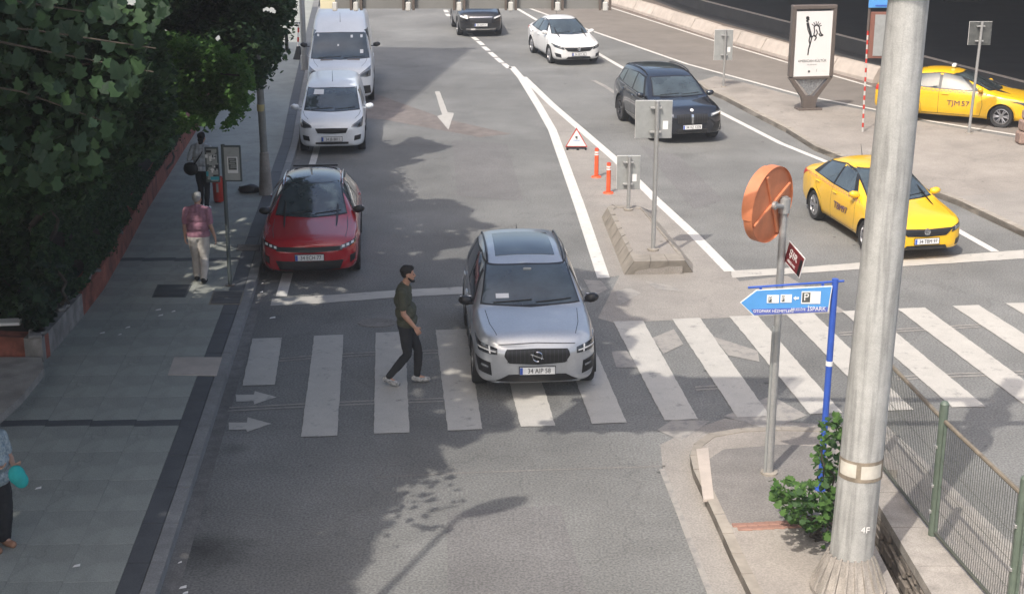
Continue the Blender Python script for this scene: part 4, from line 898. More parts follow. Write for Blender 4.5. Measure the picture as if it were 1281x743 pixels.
def person(label, loc, rz, J, cloth, skin=SKIN, s=1.0, head_yaw=0.0, extra=None):
    """J joints in metres, figure faces +X, +Y is its left"""
    t = thing('person', label, 'person', loc, rz); t.scale = (s, s, s)
    V3 = {k: Vector(v) for k, v in J.items()}
    b = MB(); pel, ch, nk, hd = V3['pelvis'], V3['chest'], V3['neck'], V3['head']
    # torso core
    fat = J.get('fat', (0, 0, 0)); fw = fat[0]
    sd = (V3['shL'] - V3['shR']).normalized(); 
    for (c, w, dp) in ((pel, .145, .105), (pel.lerp(ch, .5), .135, .10 + fw), (ch, .155, .105), (ch.lerp(nk, .55), .13, .085)):
        for k in (-1, 0, 1): ball(b, c + sd * k * w * .5, (dp, dp, .13 if dp > .09 else .085), 14)
    cap_(b, nk.lerp(ch, .25), hd + Vector((-.01, 0, -.05)), .06, .052)
    Rz = Matrix.Rotation(head_yaw, 4, 'Z')
    hh = lambda x, y, z: hd + Rz @ Vector((x, y, z))
    ball(b, hh(-.012, 0, .035), (.092, .076, .095), 20); ball(b, hh(.018, 0, -.03), (.072, .06, .085), 18)
    cap_(b, hh(.082, 0, .02), hh(.098, 0, -.022), .009, .014, 8)                    # nose
    cap_(b, hh(.078, -.018, -.058), hh(.078, .018, -.058), .010, .010, 8)            # lips
    ball(b, hh(.066, 0, -.092), (.022, .026, .018), 10)                             # chin
    for sg in (-1, 1):
        ball(b, hh(-.005, sg * .078, -.005), (.020, .010, .030), 10)
        cap_(b, hh(.072, sg * .018, .028), hh(.066, sg * .048, .026), .008, .008, 8)
    for S_, sg in (('L', 1), ('R', -1)):
        sh, el, wr = V3['sh' + S_], V3['el' + S_], V3['wr' + S_]
        cap_(b, ch.lerp(nk, .7), sh, .06, .058); chain(b, [sh, sh.lerp(el, .4), el], [.055, .048, .038]); chain(b, [el, el.lerp(wr, .3), wr], [.038, .040, .025])
        hand(b, wr, V3['hd' + S_], 1 if S_ == 'R' else -1, V3.get('pn' + S_, Vector((0, -sg, 0))), J.get('curl', (.6, 0, 0))[0])
        hp, kn, an, to = V3['hip' + S_], V3['kn' + S_], V3['an' + S_], V3['to' + S_]
        cap_(b, pel + sd * sg * .05, hp, .10, .095); chain(b, [hp, hp.lerp(kn, .5), kn], [.092, .075, .052]); chain(b, [kn, kn.lerp(an, .35), an], [.052, .054, .034])
        cap_(b, an, to, .034, .026)
    body = remesh(b, .0068, 3); body.materials.clear(); body.materials.append(skin); link('body', body, t)
    for sg in (-1, 1): 
        e = MB(); ball(e, hh(.082, sg * .031, .008), (.008, .012, .007), 10); e.build('eye', M['black'], t, smooth=True)
    for nm, f in cloth.items():
        c = MB(); m_ = f(c, V3, sd, hh)
        me = remesh(c, .0075, 3)
        if nm not in ('shoes', 'sandals'):
            nv = len(me.vertices); co = np.empty(nv * 3, np.float32); no_ = np.empty(nv * 3, np.float32); me.vertices.foreach_get('co', co); me.vertices.foreach_get('normal', no_); co = co.reshape(-1, 3); no_ = no_.reshape(-1, 3)
            k_ = 9 if nm != 'hair' else 22; am = np.array([.007 * noise.noise(Vector((float(a) * k_, float(b) * k_, float(c) * k_))) + .004 * noise.noise(Vector((float(a) * 12, float(b) * 12, float(c) * 30))) for a, b, c in co])
            me.vertices.foreach_set('co', (co + no_ * am[:, None]).astype(np.float32).ravel()); me.update()
        me = me; me.materials.clear(); me.materials.append(m_); link(nm, me, t)
    return t
def trousers(m_, k=1.0, loose=0.0, top=.06):
    def f(c, V, sd, hh):
        pel = V['pelvis']
        for kk in (-1, 0, 1): ball(c, pel + sd * kk * .075 + Vector((0, 0, -.01)), (.122, .122, .13), 14)
        for S_ in 'LR':
            hp, kn, an = V['hip' + S_], V['kn' + S_], V['an' + S_]; e = an.lerp(kn, top)
            chain(c, [pel.lerp(hp, .7), hp, hp.lerp(kn, .5), kn], [.10, .104 * k, (.088 + loose) * k, (.066 + loose) * k]); chain(c, [kn, kn.lerp(an, .35), e], [(.066 + loose) * k, (.066 + loose) * k, (.050 + loose) * k])
        return m_
    return f
def shirt(m_, sleeve=.55, hem=.10, belly=0.0, col=True):
    def f(c, V, sd, hh):
        pel, ch, nk = V['pelvis'], V['chest'], V['neck']; fwd = Vector((1, 0, 0))
        for (p, w, dp, hz) in ((pel + Vector((0, 0, hem)), .15, .125 + belly * .7, .11), (pel.lerp(ch, .5), .145, .122 + belly, .14), (ch, .16, .13, .14), (ch.lerp(nk, .55), .15, .112, .125)):
            for k in (-1, 0, 1): ball(c, p + sd * k * w * .5 + fwd * (belly * .6 if dp > .125 + belly * .69 - .004 and p.z < ch.z - .05 else 0), (dp, dp, hz), 14)
        cap_(c, ch.lerp(nk, .75), nk, .085, .068)
        for S_ in 'LR':
            sh, el, wr = V['sh' + S_], V['el' + S_], V['wr' + S_]
            cap_(c, ch.lerp(nk, .72), sh, .078, .072); cap_(c, nk.lerp(ch, .12), nk.lerp(ch, .2) + (sh - nk) * .55, .070, .070)
            if sleeve <= 1: chain(c, [sh, sh.lerp(el, sleeve)], [.070, .062])
            else: chain(c, [sh, el, el.lerp(wr, sleeve - 1)], [.070, .056, .045])
        return m_
    return f
def shoes(m_):
    def f(c, V, sd, hh):
        for S_ in 'LR':
            an, to = V['an' + S_], V['to' + S_]; d = (to - an); low = Vector((0, 0, -.035)); dn = d.normalized()
            chain(c, [an - dn * .045 + low, an + d * .45 + low * .8, to], [.046, .047, .040]); cap_(c, an, an + low, .045, .046)
            chain(c, [an - dn * .04 + low * 1.5, to + low * .3], [.036, .034])
        return m_
    return f
def hair(m_, full=True, long=0.0):
    def f(c, V, sd, hh):
        ball(c, hh(-.024, 0, .052), (.096, .084, .092), 18); ball(c, hh(-.035, 0, .018), (.070, .076, .066), 16)
        if full: ball(c, hh(.03, 0, .095), (.058, .062, .042), 14)
        if long: cap_(c, hh(-.07, 0, -.02), hh(-.08, 0, -.02 - long), .065, .05)
        return m_
    return f
def beard(m_):
    def f(c, V, sd, hh):
        chain(c, [hh(.01, .064, -.04), hh(.05, .045, -.085), hh(.075, 0, -.10), hh(.05, -.045, -.085), hh(.01, -.064, -.04)], [.016, .020, .022, .020, .016])
        cap_(c, hh(.086, -.022, -.045), hh(.086, .022, -.045), .008, .008, 8); return m_
    return f
mC = lambda n, c, **k: mat(n, c, .85, var=.12, scale=14, bump=.25, bscale=60, **k)
M_olive = mC('olive_cotton', (.055, .058, .038)); M_blackd = mC('black_denim', (.016, .017, .020)); M_hair = mC('black_hair', (.010, .009, .009)); M_grey_h = mat('white_hair', (.30, .30, .29), .8, col2=(.50, .50, .49, 1), scale=40, bump=.5, bscale=80)
M_plum = mat('plum_cotton', (.33, .16, .21), .85, var=.18, scale=18, bump=.3); M_cream = mC('cream_trousers', (.50, .46, .42)); M_shoe_b = mC('black_leather', (.012, .012, .012))
M_camo = mat('grey_white_trainers', (.55, .54, .52), .6, col2=(.04, .04, .04, 1), scale=30); M_greys = mC('pale_grey_shirt', (.52, .54, .56)); M_print = mat('blue_white_print', (.12, .18, .22), .85, col2=(.42, .48, .50, 1), scale=34); M_turq = mC('turquoise_cloth', (.02, .36, .36))
# man in the olive T-shirt striding across the zebra crossing, facing right
m0 = G(511, 481)
Jm = dict(pelvis=(-.02, 0, .94), chest=(-.05, 0, 1.30), neck=(-.03, 0, 1.50), head=(.03, 0, 1.66), fat=(.015, 0, 0), curl=(1.0, 0, 0),
          shL=(-.04, .19, 1.44), elL=(-.06, .25, 1.15), wrL=(.02, .24, .90), hdL=(.2, 0, -1), shR=(-.05, -.19, 1.44), elR=(-.03, -.24, 1.14), wrR=(.13, -.20, .93), hdR=(.5, .1, -.85),
          pnL=(-.3, -.8, 0), pnR=(-.3, .8, 0), hipL=(-.01, .09, .90), knL=(.15, .09, .49), anL=(.12, .09, .085), toL=(.28, .10, .035), hipR=(-.02, -.09, .90), knR=(-.0, -.09, .48), anR=(-.29, -.09, .13), toR=(-.15, -.10, .04))
person('man in an olive T-shirt and black trousers striding across the zebra crossing', (*m0, .012), 0, Jm, {'trousers': trousers(M_blackd, .98), 't_shirt': shirt(M_olive, .66, .04, .032), 'shoes': shoes(M_camo), 'hair': hair(M_hair), 'beard': beard(M_hair)}, s=1.04)
# white-haired man walking away on the pavement
m1 = G(252, 352, .138)
Jo = dict(pelvis=(0, 0, .90), chest=(.02, 0, 1.24), neck=(.05, 0, 1.43), head=(.10, 0, 1.57), fat=(.02, 0, 0), curl=(.5, 0, 0),
          shL=(.02, .20, 1.37), elL=(-.01, .245, 1.09), wrL=(.05, .26, .86), hdL=(.15, .02, -1), shR=(.02, -.20, 1.37), elR=(-.05, -.25, 1.09), wrR=(.0, -.31, .86), hdR=(.1, -.12, -1),
          pnL=(0, -1, 0), pnR=(0, 1, 0), hipL=(0, .09, .86), knL=(.10, .09, .47), anL=(.06, .09, .085), toL=(.22, .11, .035), hipR=(0, -.09, .86), knR=(.0, -.085, .46), anR=(-.16, -.08, .10), toR=(-.02, -.09, .035))
o = person('white haired man in a plum shirt and cream trousers walking away on the left pavement', (*m1, .138), radians(90), Jo, {'trousers': trousers(M_cream, 1.12, .008), 'shirt': shirt(M_plum, .75, .02, .035), 'shoes': shoes(M_shoe_b), 'hair': hair(M_grey_h, True)}, skin=SKIN2, s=.97, head_yaw=-.3)
# woman with a shoulder bag further up the pavement
m2 = G(256, 262, .138)
Jw = dict(pelvis=(0, 0, .90), chest=(.03, 0, 1.23), neck=(.05, 0, 1.42), head=(.09, 0, 1.55), curl=(.9, 0, 0),
          shL=(.03, .17, 1.36), elL=(-.06, .26, 1.12), wrL=(.16, .16, 1.10), hdL=(.9, -.2, .1), shR=(.03, -.17, 1.36), elR=(-.02, -.25, 1.10), wrR=(.17, -.2, 1.02), hdR=(.9, .1, .0),
          pnL=(0, 0, 1), pnR=(0, 0, 1), hipL=(0, .08, .86), knL=(.08, .08, .46), anL=(.02, .08, .085), toL=(.16, .09, .035), hipR=(0, -.08, .86), knR=(.02, -.08, .46), anR=(-.10, -.09, .09), toR=(.04, -.10, .035))
def strap(c, V, sd, hh):
    chain(c, [V['neck'] + Vector((-.02, -.10, -.02)), V['chest'] + Vector((-.145, -.03, 0)), V['pelvis'] + Vector((-.16, .10, .14)), V['pelvis'] + Vector((-.10, .20, .05))], [.016] * 4); return M['black']
person('dark haired woman with a black shoulder bag across a pale shirt, seen from behind', (*m2, .138), radians(82), Jw, {'trousers': trousers(M_blackd, .95), 'shirt': shirt(M_greys, 1.2, .0), 'shoes': shoes(M['white']), 'hair': hair(M_hair, True, .06), 'bag_strap': strap}, s=1.0)
bmb = MB(); ball(bmb, (0, 0, 0), (.09, .17, .15), 16); bmb.box((0, 0, .02), (.10, .28, .2), 0, .03); me = remesh(bmb, .012, 3); me.materials.clear(); me.materials.append(M['black'])
o = link('shoulder_bag', me, None, (m2[0] - .22, m2[1] - .10, .138 + .92), (0, 0, radians(80))); tag(o, 'black shoulder bag hanging at the hip of the woman in the pale shirt', 'bag')
# woman at the left edge of the picture
m3 = G(2, 684, .138)
Jx = dict(pelvis=(0, 0, .88), chest=(.0, 0, 1.20), neck=(.02, 0, 1.38), head=(.05, 0, 1.51), fat=(.02, 0, 0), curl=(.9, 0, 0),
          shL=(.0, .18, 1.33), elL=(.02, .24, 1.06), wrL=(.22, .14, 1.04), hdL=(.9, -.2, .1), shR=(.0, -.18, 1.33), elR=(-.02, -.24, 1.06), wrR=(.16, -.06, 1.05), hdR=(.8, .5, .1),
          pnL=(0, 0, 1), pnR=(0, 0, 1), hipL=(0, .08, .84), knL=(.04, .08, .45), anL=(-.02, .08, .085), toL=(.13, .09, .035), hipR=(0, -.08, .84), knR=(.02, -.08, .45), anR=(-.02, -.09, .085), toR=(.13, -.10, .035))
person('woman in a blue and white print top and wide black trousers at the left edge', (m3[0] - .02, m3[1], .138), radians(-35), Jx, {'trousers': trousers(M_blackd, 1.15, .022), 'blouse': shirt(M_print, .7, -.02, .03), 'sandals': shoes(mC('sandal_leather', (.30, .16, .10))), 'hair': hair(M_hair, True, .12)}, skin=SKIN2, s=1.0)
tb_ = MB(); ball(tb_, (0, 0, 0), (.10, .07, .12), 14); ball(tb_, (.03, .02, -.07), (.09, .06, .10), 14); me = remesh(tb_, .012, 2); me.materials.clear(); me.materials.append(M_turq)
p = G(22, 567, .138); o = link('turquoise_bag', me, None, (Xat(20, m3[1] - .25, 1.15), m3[1] - .22, 1.14)); tag(o, 'turquoise cloth bag held by the woman at the left edge', 'bag')

# ================================================================= vehicles
def carpaint(name, c, metal=.0, rough=.28, coat=1.0): return mat(name, c, rough, metal=metal, var=.03, scale=2, coat=coat, speck=.03, speck_scale=30, big=.05, bigscale=1.1)
ROWS = 11
def shell(sp):
    """half sections along the length -> subdivided body mesh (front at -Y)"""
    L, Wd, H = sp['L'], sp['W'], sp['H']; hw = Wd / 2; R = sp['arch']; zc = sp['wr']
    xf, xr = sp['fo'], sp['fo'] + sp['wb']
    arch = lambda xw: [xw - R * 1.28, xw - R, xw - R * .45, xw, xw + R * .45, xw + R, xw + R * 1.28]
    st = sorted(set([0.0, .05, .16] + sp['keys'] + [L - .16, L - .05, L] + arch(xf) + arch(xr)))
    a0 = set(arch(xf) + arch(xr))
    out = [st[0]]
    for s in st[1:]:
        if s - out[-1] < .055:
            if s in a0 and out[-1] not in a0: out[-1] = s
            elif s not in a0: continue
            else: out.append(s)
        else: out.append(s)
    st = out; V = []; top = interp
    for s in st:
        w = hw * interp(sp['w'], s); zb = interp(sp['zb'], s); ze = interp(sp['ze'], s); zc_ = interp(sp['zc'], s); yr = hw * interp(sp['yr'], s); zr = zc_ - interp(sp['crown'], s)
        f = sp.get('flare', .0)
        row = [(0, zb), (w * .80, zb), (w * .965, zb + .04), (w * 1.0, lerp(zb, ze, .34)), (w * 1.0, lerp(zb, ze, .74)), (w * .965, ze),
               (lerp(w * .965, yr, .5), lerp(ze, zr, .5) + .0), (yr, zr), (lerp(yr, 0, .30), lerp(zr, zc_, .62)), (yr * .36, lerp(zr, zc_, .93)), (0, zc_)]
        row = [(s - L / 2, y, z) for y, z in row]
        for xw in (xf, xr):
            u = (s - xw) / R
            if abs(u) <= 1.001:
                au = abs(u); k = 2
                if au > .9: row[2] = (xw + math.copysign(R * 1.0, u) - L / 2, row[2][1], max(zb + .0, zc - .10)); row[3] = (xw + math.copysign(R * .99, u) - L / 2, w * 1.0, zc + .10); row[4] = (xw + math.copysign(R * .80, u) - L / 2, w * 1.01, zc + R * .62)
                elif au > .3: row[4] = (xw + math.copysign(R * .42, u) - L / 2, w * 1.015, zc + R * .93)
                else: row[4] = (xw - L / 2, w * 1.02, zc + R * 1.03)
        V.append(row)
    bm = bmesh.new(); grid = []
    for row in V:
        rr_ = [bm.verts.new((y, x, z)) for x, y, z in row]; ll = [rr_[0]] + [bm.verts.new((-y, x, z)) for x, y, z in row[1:-1]] + [rr_[-1]]
        grid.append((rr_, ll))
    def isarch(i):
        m_ = (st[i] + st[i + 1]) / 2
        return abs(m_ - xf) < R or abs(m_ - xr) < R
    for i in range(len(V) - 1):
        for k in range(ROWS - 1):
            if isarch(i) and 1 <= k <= 3: continue
            for side in (0, 1):
                a, b = grid[i][side], grid[i + 1][side]
                f = (a[k], b[k], b[k + 1], a[k + 1])
                try: bm.faces.new(f if side == 0 else f[::-1])
                except ValueError: pass
    for gi, off in ((0, .0), (-1, .0)):
        rr_, ll = grid[gi]
        # end cap: quads between matching heights
        for k in range(0, 5):
            pass
        inner_r = []; ring = rr_[:] + ll[-2:0:-1]
        c = Vector((0, 0, 0))
        for v in ring: c += v.co
        c /= len(ring)
        inn = [bm.verts.new((v.co.x * .55, v.co.y + (-.012 if gi == 0 else .012), c.z + (v.co.z - c.z) * .55)) for v in ring]
        n = len(ring)
        for j in range(n): bm.faces.new((ring[j], ring[(j + 1) % n], inn[(j + 1) % n], inn[j]))
        bm.faces.new(inn)
    bmesh.ops.recalc_face_normals(bm, faces=bm.faces)
    me = bpy.data.meshes.new('cage'); bm.to_mesh(me); bm.free()
    o = bpy.data.objects.new('cage', me); COL.objects.link(o); md = o.modifiers.new('s', 'SUBSURF'); md.levels = 3; md.render_levels = 3
    dg = bpy.context.evaluated_depsgraph_get(); r = bpy.data.meshes.new_from_object(o.evaluated_get(dg)); bpy.data.objects.remove(o)
    xs = [v.co.y for v in r.vertices]; k = L / (max(xs) - min(xs)); m0 = (max(xs) + min(xs)) / 2
    zs = [v.co.z for v in r.vertices]; zmx = max(zs); ws = max(abs(v.co.x) for v in r.vertices)
    for v in r.vertices:
        v.co.y = (v.co.y - m0) * (1 if abs(k - 1) > .1 else k); v.co.x *= hw / ws
        if v.co.z > .9: v.co.z = .9 + (v.co.z - .9) * (H - .9) / (zmx - .9)
    r.polygons.foreach_set('use_smooth', [True] * len(r.polygons))
    return r
class Conf:
    def __init__(s, me, root, sp):
        bm = bmesh.new(); bm.from_mesh(me); s.t = BVHTree.FromBMesh(bm); bm.free(); s.root = root; s.sp = sp
    def hit(s, d, u, v, side=1):
        """d: F from the front (u=x, v=z), B from behind, T from above (u=x, v=y), S from the side (u=y, v=z)"""
        if d == 'F': o, r = Vector((u, -8, v)), Vector((0, 1, 0))
        elif d == 'B': o, r = Vector((u, 8, v)), Vector((0, -1, 0))
        elif d == 'T': o, r = Vector((u, v, 8)), Vector((0, 0, -1))
        else: o, r = Vector((side * 5, u, v)), Vector((-side, 0, 0))
        h = s.t.ray_cast(o, r)
        if h[0] is None:
            n = s.t.find_nearest(o + r * 5); return n[0], n[1], r
        return h[0], h[1] if h[1].dot(r) < 0 else -h[1], r
    def patch(s, name, d, la, lb, m_, off=.006, n=14, mrows=6, side=1, parent=None, mirror=False, skirt=True, smooth=True, label=None):
        """surface between two outlines la and lb laid on the body"""
        def resamp(l):
            L_ = [0]
            for a, b in zip(l, l[1:]): L_.append(L_[-1] + hypot(b[0] - a[0], b[1] - a[1]))
            out = []
            for i in range(n + 1):
                t = L_[-1] * i / n
                for j in range(len(l) - 1):
                    if t <= L_[j + 1] + 1e-9:
                        w = (t - L_[j]) / max(1e-9, L_[j + 1] - L_[j]); out.append((lerp(l[j][0], l[j + 1][0], w), lerp(l[j][1], l[j + 1][1], w))); break
            return out
        A_, B_ = resamp(la), resamp(lb); res = []
        for sg in ((1, -1) if mirror else (1,)):
            vs = []; 
            for r_ in range(mrows + 1):
                for i in range(n + 1):
                    u, v = lerp(A_[i][0], B_[i][0], r_ / mrows), lerp(A_[i][1], B_[i][1], r_ / mrows)
                    if d == 'S': p, nn, rd = s.hit('S', u, v, side * sg)
                    else: p, nn, rd = s.hit(d, u * sg, v)
                    vs.append((p, nn, rd))
            o_ = [p + nn * off - rd * 0 for p, nn, rd in vs]; N1 = n + 1
            fs = [(r_ * N1 + i, r_ * N1 + i + 1, (r_ + 1) * N1 + i + 1, (r_ + 1) * N1 + i) for r_ in range(mrows) for i in range(n)]
            if skirt:
                ring = [i for i in range(N1)] + [r_ * N1 + n for r_ in range(1, mrows + 1)] + [mrows * N1 + i for i in range(n - 1, -1, -1)] + [r_ * N1 for r_ in range(mrows - 1, 0, -1)]
                b0 = len(o_); o_ += [vs[i][0] - vs[i][1] * .015 for i in ring]; k = len(ring)
                fs += [(ring[j], ring[(j + 1) % k], b0 + (j + 1) % k, b0 + j) for j in range(k)]
            mb = MB().add(o_, fs); ob = mb.build(name, m_, parent or s.root, smooth)
            if label: ob['label'] = label
            res.append(ob)
        return res
    def rect(s, name, d, u0, u1, v0, v1, m_, **k): return s.patch(name, d, [(u0, v0), (u1, v0)], [(u0, v1), (u1, v1)], m_, **k)
    def strip(s, name, d, pts, w, m_, **k):
        P = [Vector(p) for p in pts]; a = []; b = []
        for i, p in enumerate(P):
            t = (P[min(i + 1, len(P) - 1)] - P[max(0, i - 1)]).normalized(); nn = Vector((-t.y, t.x)) * w / 2; a.append(tuple(p + nn)); b.append(tuple(p - nn))
        return s.patch(name, d, a, b, m_, n=k.pop('n', 12), mrows=1, skirt=False, **k)
def wheel_meshes(r, w, spokes=5, dark=False, rim_r=.68):
    rr_ = r * rim_r; ty = MB().lathe([(rr_, -w / 2 * .8), (r * .93, -w / 2), (r * .99, -w / 2 * .8), (r, -w / 2 * .4), (r, w / 2 * .4), (r * .99, w / 2 * .8), (r * .93, w / 2), (rr_, w / 2 * .8)], 36, 'X').mesh('tyre', M['rubber'], True)
    m_ = M['rim_dark'] if dark else M['rim']; rb = MB().lathe([(rr_, -w * .4), (rr_ * 1.02, w * .42), (rr_ * .94, w * .44), (rr_ * .90, w * .30), (rr_ * .88, -.02)], 32, 'X')
    rb.lathe([(0.0, w * .36), (.05, w * .35), (.065, w * .26), (.065, .0)], 14, 'X')
    for i in range(spokes):
        a = 2 * pi * i / spokes
        for da in (-.16, .16):
            p0 = Vector((w * .30, cos(a + da * .5) * .05, sin(a + da * .5) * .05)); p1 = Vector((w * .38, cos(a + da) * rr_ * .95, sin(a + da) * rr_ * .95))
            rb.tube(p0, p1, .020, .017, 6)
    rim = rb.mesh('rim', m_, True)
    dk = MB().tube((-.03, 0, 0), (0.0, 0, 0), rr_ * .9, rr_ * .9, 24).mesh('brake_disc', M['rim_dark'])
    return ty, rim, dk
def plate(cf, txt, z, w=.50, h=.105, extra_dz=0.0):
    p, n, r = cf.hit('F', 0, z); y = p.y - .022
    b = MB().box((0, y, z), (w, .016, h), 0, .003).build('number_plate', M['plate'], cf.root)
    MB().box((-w / 2 + .024, y - .0095, z), (.042, .003, h * .9)).build('blue_band', M['blue'], b)
    MB().box((0, y + .004, z), (w + .02, .012, h + .02)).build('plate_frame', M['black'], b)
    put_text(txt, h * .93, b, (.025, y - .0105, z - .002), M['black'], .82)
def car(label, loc, rz, sp, paint, cat='car', group=None, name='car', trim=None):
    t = thing(name, label, cat, loc, rz, group)
    me = shell(sp); me.materials.append(paint); body = link('body', me, t); cf = Conf(me, t, sp)
    L, hw, H = sp['L'], sp['W'] / 2, sp['H']; Y = lambda s: s - L / 2
    trim = trim or M['black']
    # underbody and wheel housings
    ub = MB().box((0, 0, sp['zb0'] + .22), (sp['W'] * .74, L * .92, .30))
    for xw in (sp['fo'], sp['fo'] + sp['wb']): ub.box((0, Y(xw), sp['wr'] + .14), (sp['W'] * .90, sp['arch'] * 2.02, .46))
    for xw in (sp['fo'], sp['fo'] + sp['wb']):
        for sg in (-1, 1):
            vs = []; n = 18; R_ = sp['arch'] * 1.03
            for i in range(n + 1):
                a = radians(-12) + radians(204) * i / n
                for xx in (hw * .99, hw * .62): vs.append((sg * xx, Y(xw) + R_ * cos(a), sp['wr'] + R_ * sin(a)))
            MB().add(vs, [(2 * i, 2 * i + 1, 2 * i + 3, 2 * i + 2) for i in range(n)]).build('wheel_housing', M['black'], t)
    MB().box((0, 0, sp['zb0'] + .20), (sp['W'] * .60, L * .90, .26)).build('underbody', M['black'], t)
    ty, rim, dk = wheel_meshes(sp['wr'], sp.get('tw', .22), sp.get('spokes', 5), sp.get('darkrim', False))
    for xw in (sp['fo'], sp['fo'] + sp['wb']):
        for sg in (-1, 1):
            w_ = link('wheel', ty, t, (sg * (hw - sp.get('tw', .22) / 2 - .015), Y(xw), sp['wr']), (0, 0, 0 if sg > 0 else pi)); link('rim', rim, w_); link('brake_disc', dk, w_)
    # glass
    ws = sp['ws']; wsp = cf.patch('windscreen', 'F', [(-ws[0], ws[1]), (-ws[0] * .5, ws[1] - .012), (0, ws[1] - .018), (ws[0] * .5, ws[1] - .012), (ws[0], ws[1])], [(-ws[2], ws[3]), (-ws[2] * .5, ws[3] + .012), (0, ws[3] + .016), (ws[2] * .5, ws[3] + .012), (ws[2], ws[3])], M['glass'], off=.010, n=20, mrows=10)[0]
    cf.patch('windscreen_frame', 'F', [(-ws[0] - .025, ws[1] - .012), (0, ws[1] - .026), (ws[0] + .025, ws[1] - .012)], [(-ws[2] - .02, ws[3] + .018), (0, ws[3] + .034), (ws[2] + .02, ws[3] + .018)], M['black'], off=.005, n=20, mrows=10)
    MB().box((0, 0, 0), (.001, .001, .001))
    for (a, b) in sp['side']:
        cf.patch('side_window', 'S', [(Y(u), v) for u, v in a], [(Y(u), v) for u, v in b], M['glass'], off=.009, n=14, mrows=5, mirror=True)
    if 'sideframe' in sp:
        a, b = sp['sideframe']; cf.patch('window_surround', 'S', [(Y(u), v) for u, v in a], [(Y(u), v) for u, v in b], M['black'], off=.004, n=30, mrows=5, mirror=True)
    rw = sp.get('rear'); 
    if rw: cf.patch('rear_window', 'B', [(-rw[0], rw[1]), (rw[0], rw[1])], [(-rw[2], rw[3]), (rw[2], rw[3])], M['glass'], off=.008)
    # door seams and handles
    for l in sp['seams']: cf.strip('door_seam', 'S', [(Y(u), v) for u, v in l], .010, M['black'], off=.002, mirror=True, n=16)
    for u, v in sp['handles']:
        for sg in (-1, 1):
            p, n, r = cf.hit('S', Y(u), v, sg); MB().box((p.x + sg * .018, p.y, p.z), (.026, .20, .032), 0, .010).build('door_handle', sp.get('handle_mat') or paint, t)
    # bonnet seams
    for l in sp['bonnet']: cf.strip('bonnet_seam', 'T', [(u, Y(v)) for u, v in l], .010, M['black'], off=.0015, mirror=True, n=18)
    # mirrors
    mz, ms_, mo = sp['mirror']; 
    for sg in (-1, 1):
        p, n, r = cf.hit('S', Y(ms_), mz - .02, sg)
        b = MB(); ball(b, (0, 0, 0), (.115, .075, .075), 14); b.v = [(x + .02, y, z + .01 * (x > 0)) for x, y, z in b.v]; b.box((-.10, .0, -.045), (.12, .05, .03), 0, .01)
        o = b.build('door_mirror', sp.get('mirror_mat') or paint, t, True, loc=(sg * (abs(p.x) + mo), p.y, mz), rot=(0, 0, 0 if sg > 0 else pi))
        MB().box((.02, .060 * sg, .004), (.18, .012, .105), 0, .004).build('mirror_glass', M['chrome'], o)
    # wipers
    if sp.get('wipers', True):
        for x0, x1 in ((-.50, .02), (.08, .56)):
            pr = None; wb = MB()
            for i in range(9):
                x = lerp(x0, x1, i / 8); z = ws[1] + .005 + .05 * (i / 8) * .6; p, n, r = cf.hit('F', x * ws[0] / .66, z); q = p + n * .022
                if pr is not None: wb.tube(pr, q, .008, .008, 5)
                pr = q
            wb.build('wiper', M['black'], t)
    for part in sp['front'](cf, t, paint, trim) or []: pass
    return t, cf
def lerpk(*a): return list(a)
# ---- specifications (s = metres behind the front bumper)
def suv(L, W, H, **k):
    d = dict(L=L, W=W, H=H, wb=2.70, fo=.88, wr=.355, arch=.415, zb0=.20, tw=.235, spokes=5,
        keys=[.40, .95, 1.18, 1.62, 2.02, 2.6, 3.2, L - .55, L - .30],
        w=[(0, .66), (.05, .82), (.16, .915), (.4, .975), (.9, 1), (L - .6, 1), (L - .16, .93), (L - .05, .86), (L, .74)],
        zb=[(0, .30), (.16, .24), (.5, .215), (L - .4, .22), (L - .1, .30), (L, .36)],
        ze=[(0, .74), (.05, .83), (.16, .88), (.5, .93), (1.2, 1.00), (2, 1.03), (L - .5, 1.08), (L - .16, 1.06), (L, .95)],
        zc=[(0, .80), (.05, .93), (.16, .99), (.5, 1.035), (1.18, 1.10), (1.62, 1.40), (2.02, H - .09), (2.6, H), (L - 1.2, H - .015), (L - .55, H - .06), (L - .30, H - .26), (L - .16, 1.18), (L, 1.0)],
        yr=[(0, .50), (.16, .76), (.5, .82), (1.18, .87), (1.62, .79), (2.02, .73), (3.2, .73), (L - .55, .69), (L - .3, .66), (L - .16, .72), (L, .6)],
        crown=[(0, .02), (.5, .04), (1.18, .04), (1.62, .05), (2.1, .05), (L - .5, .05), (L, .03)])
    d.update(k); return d
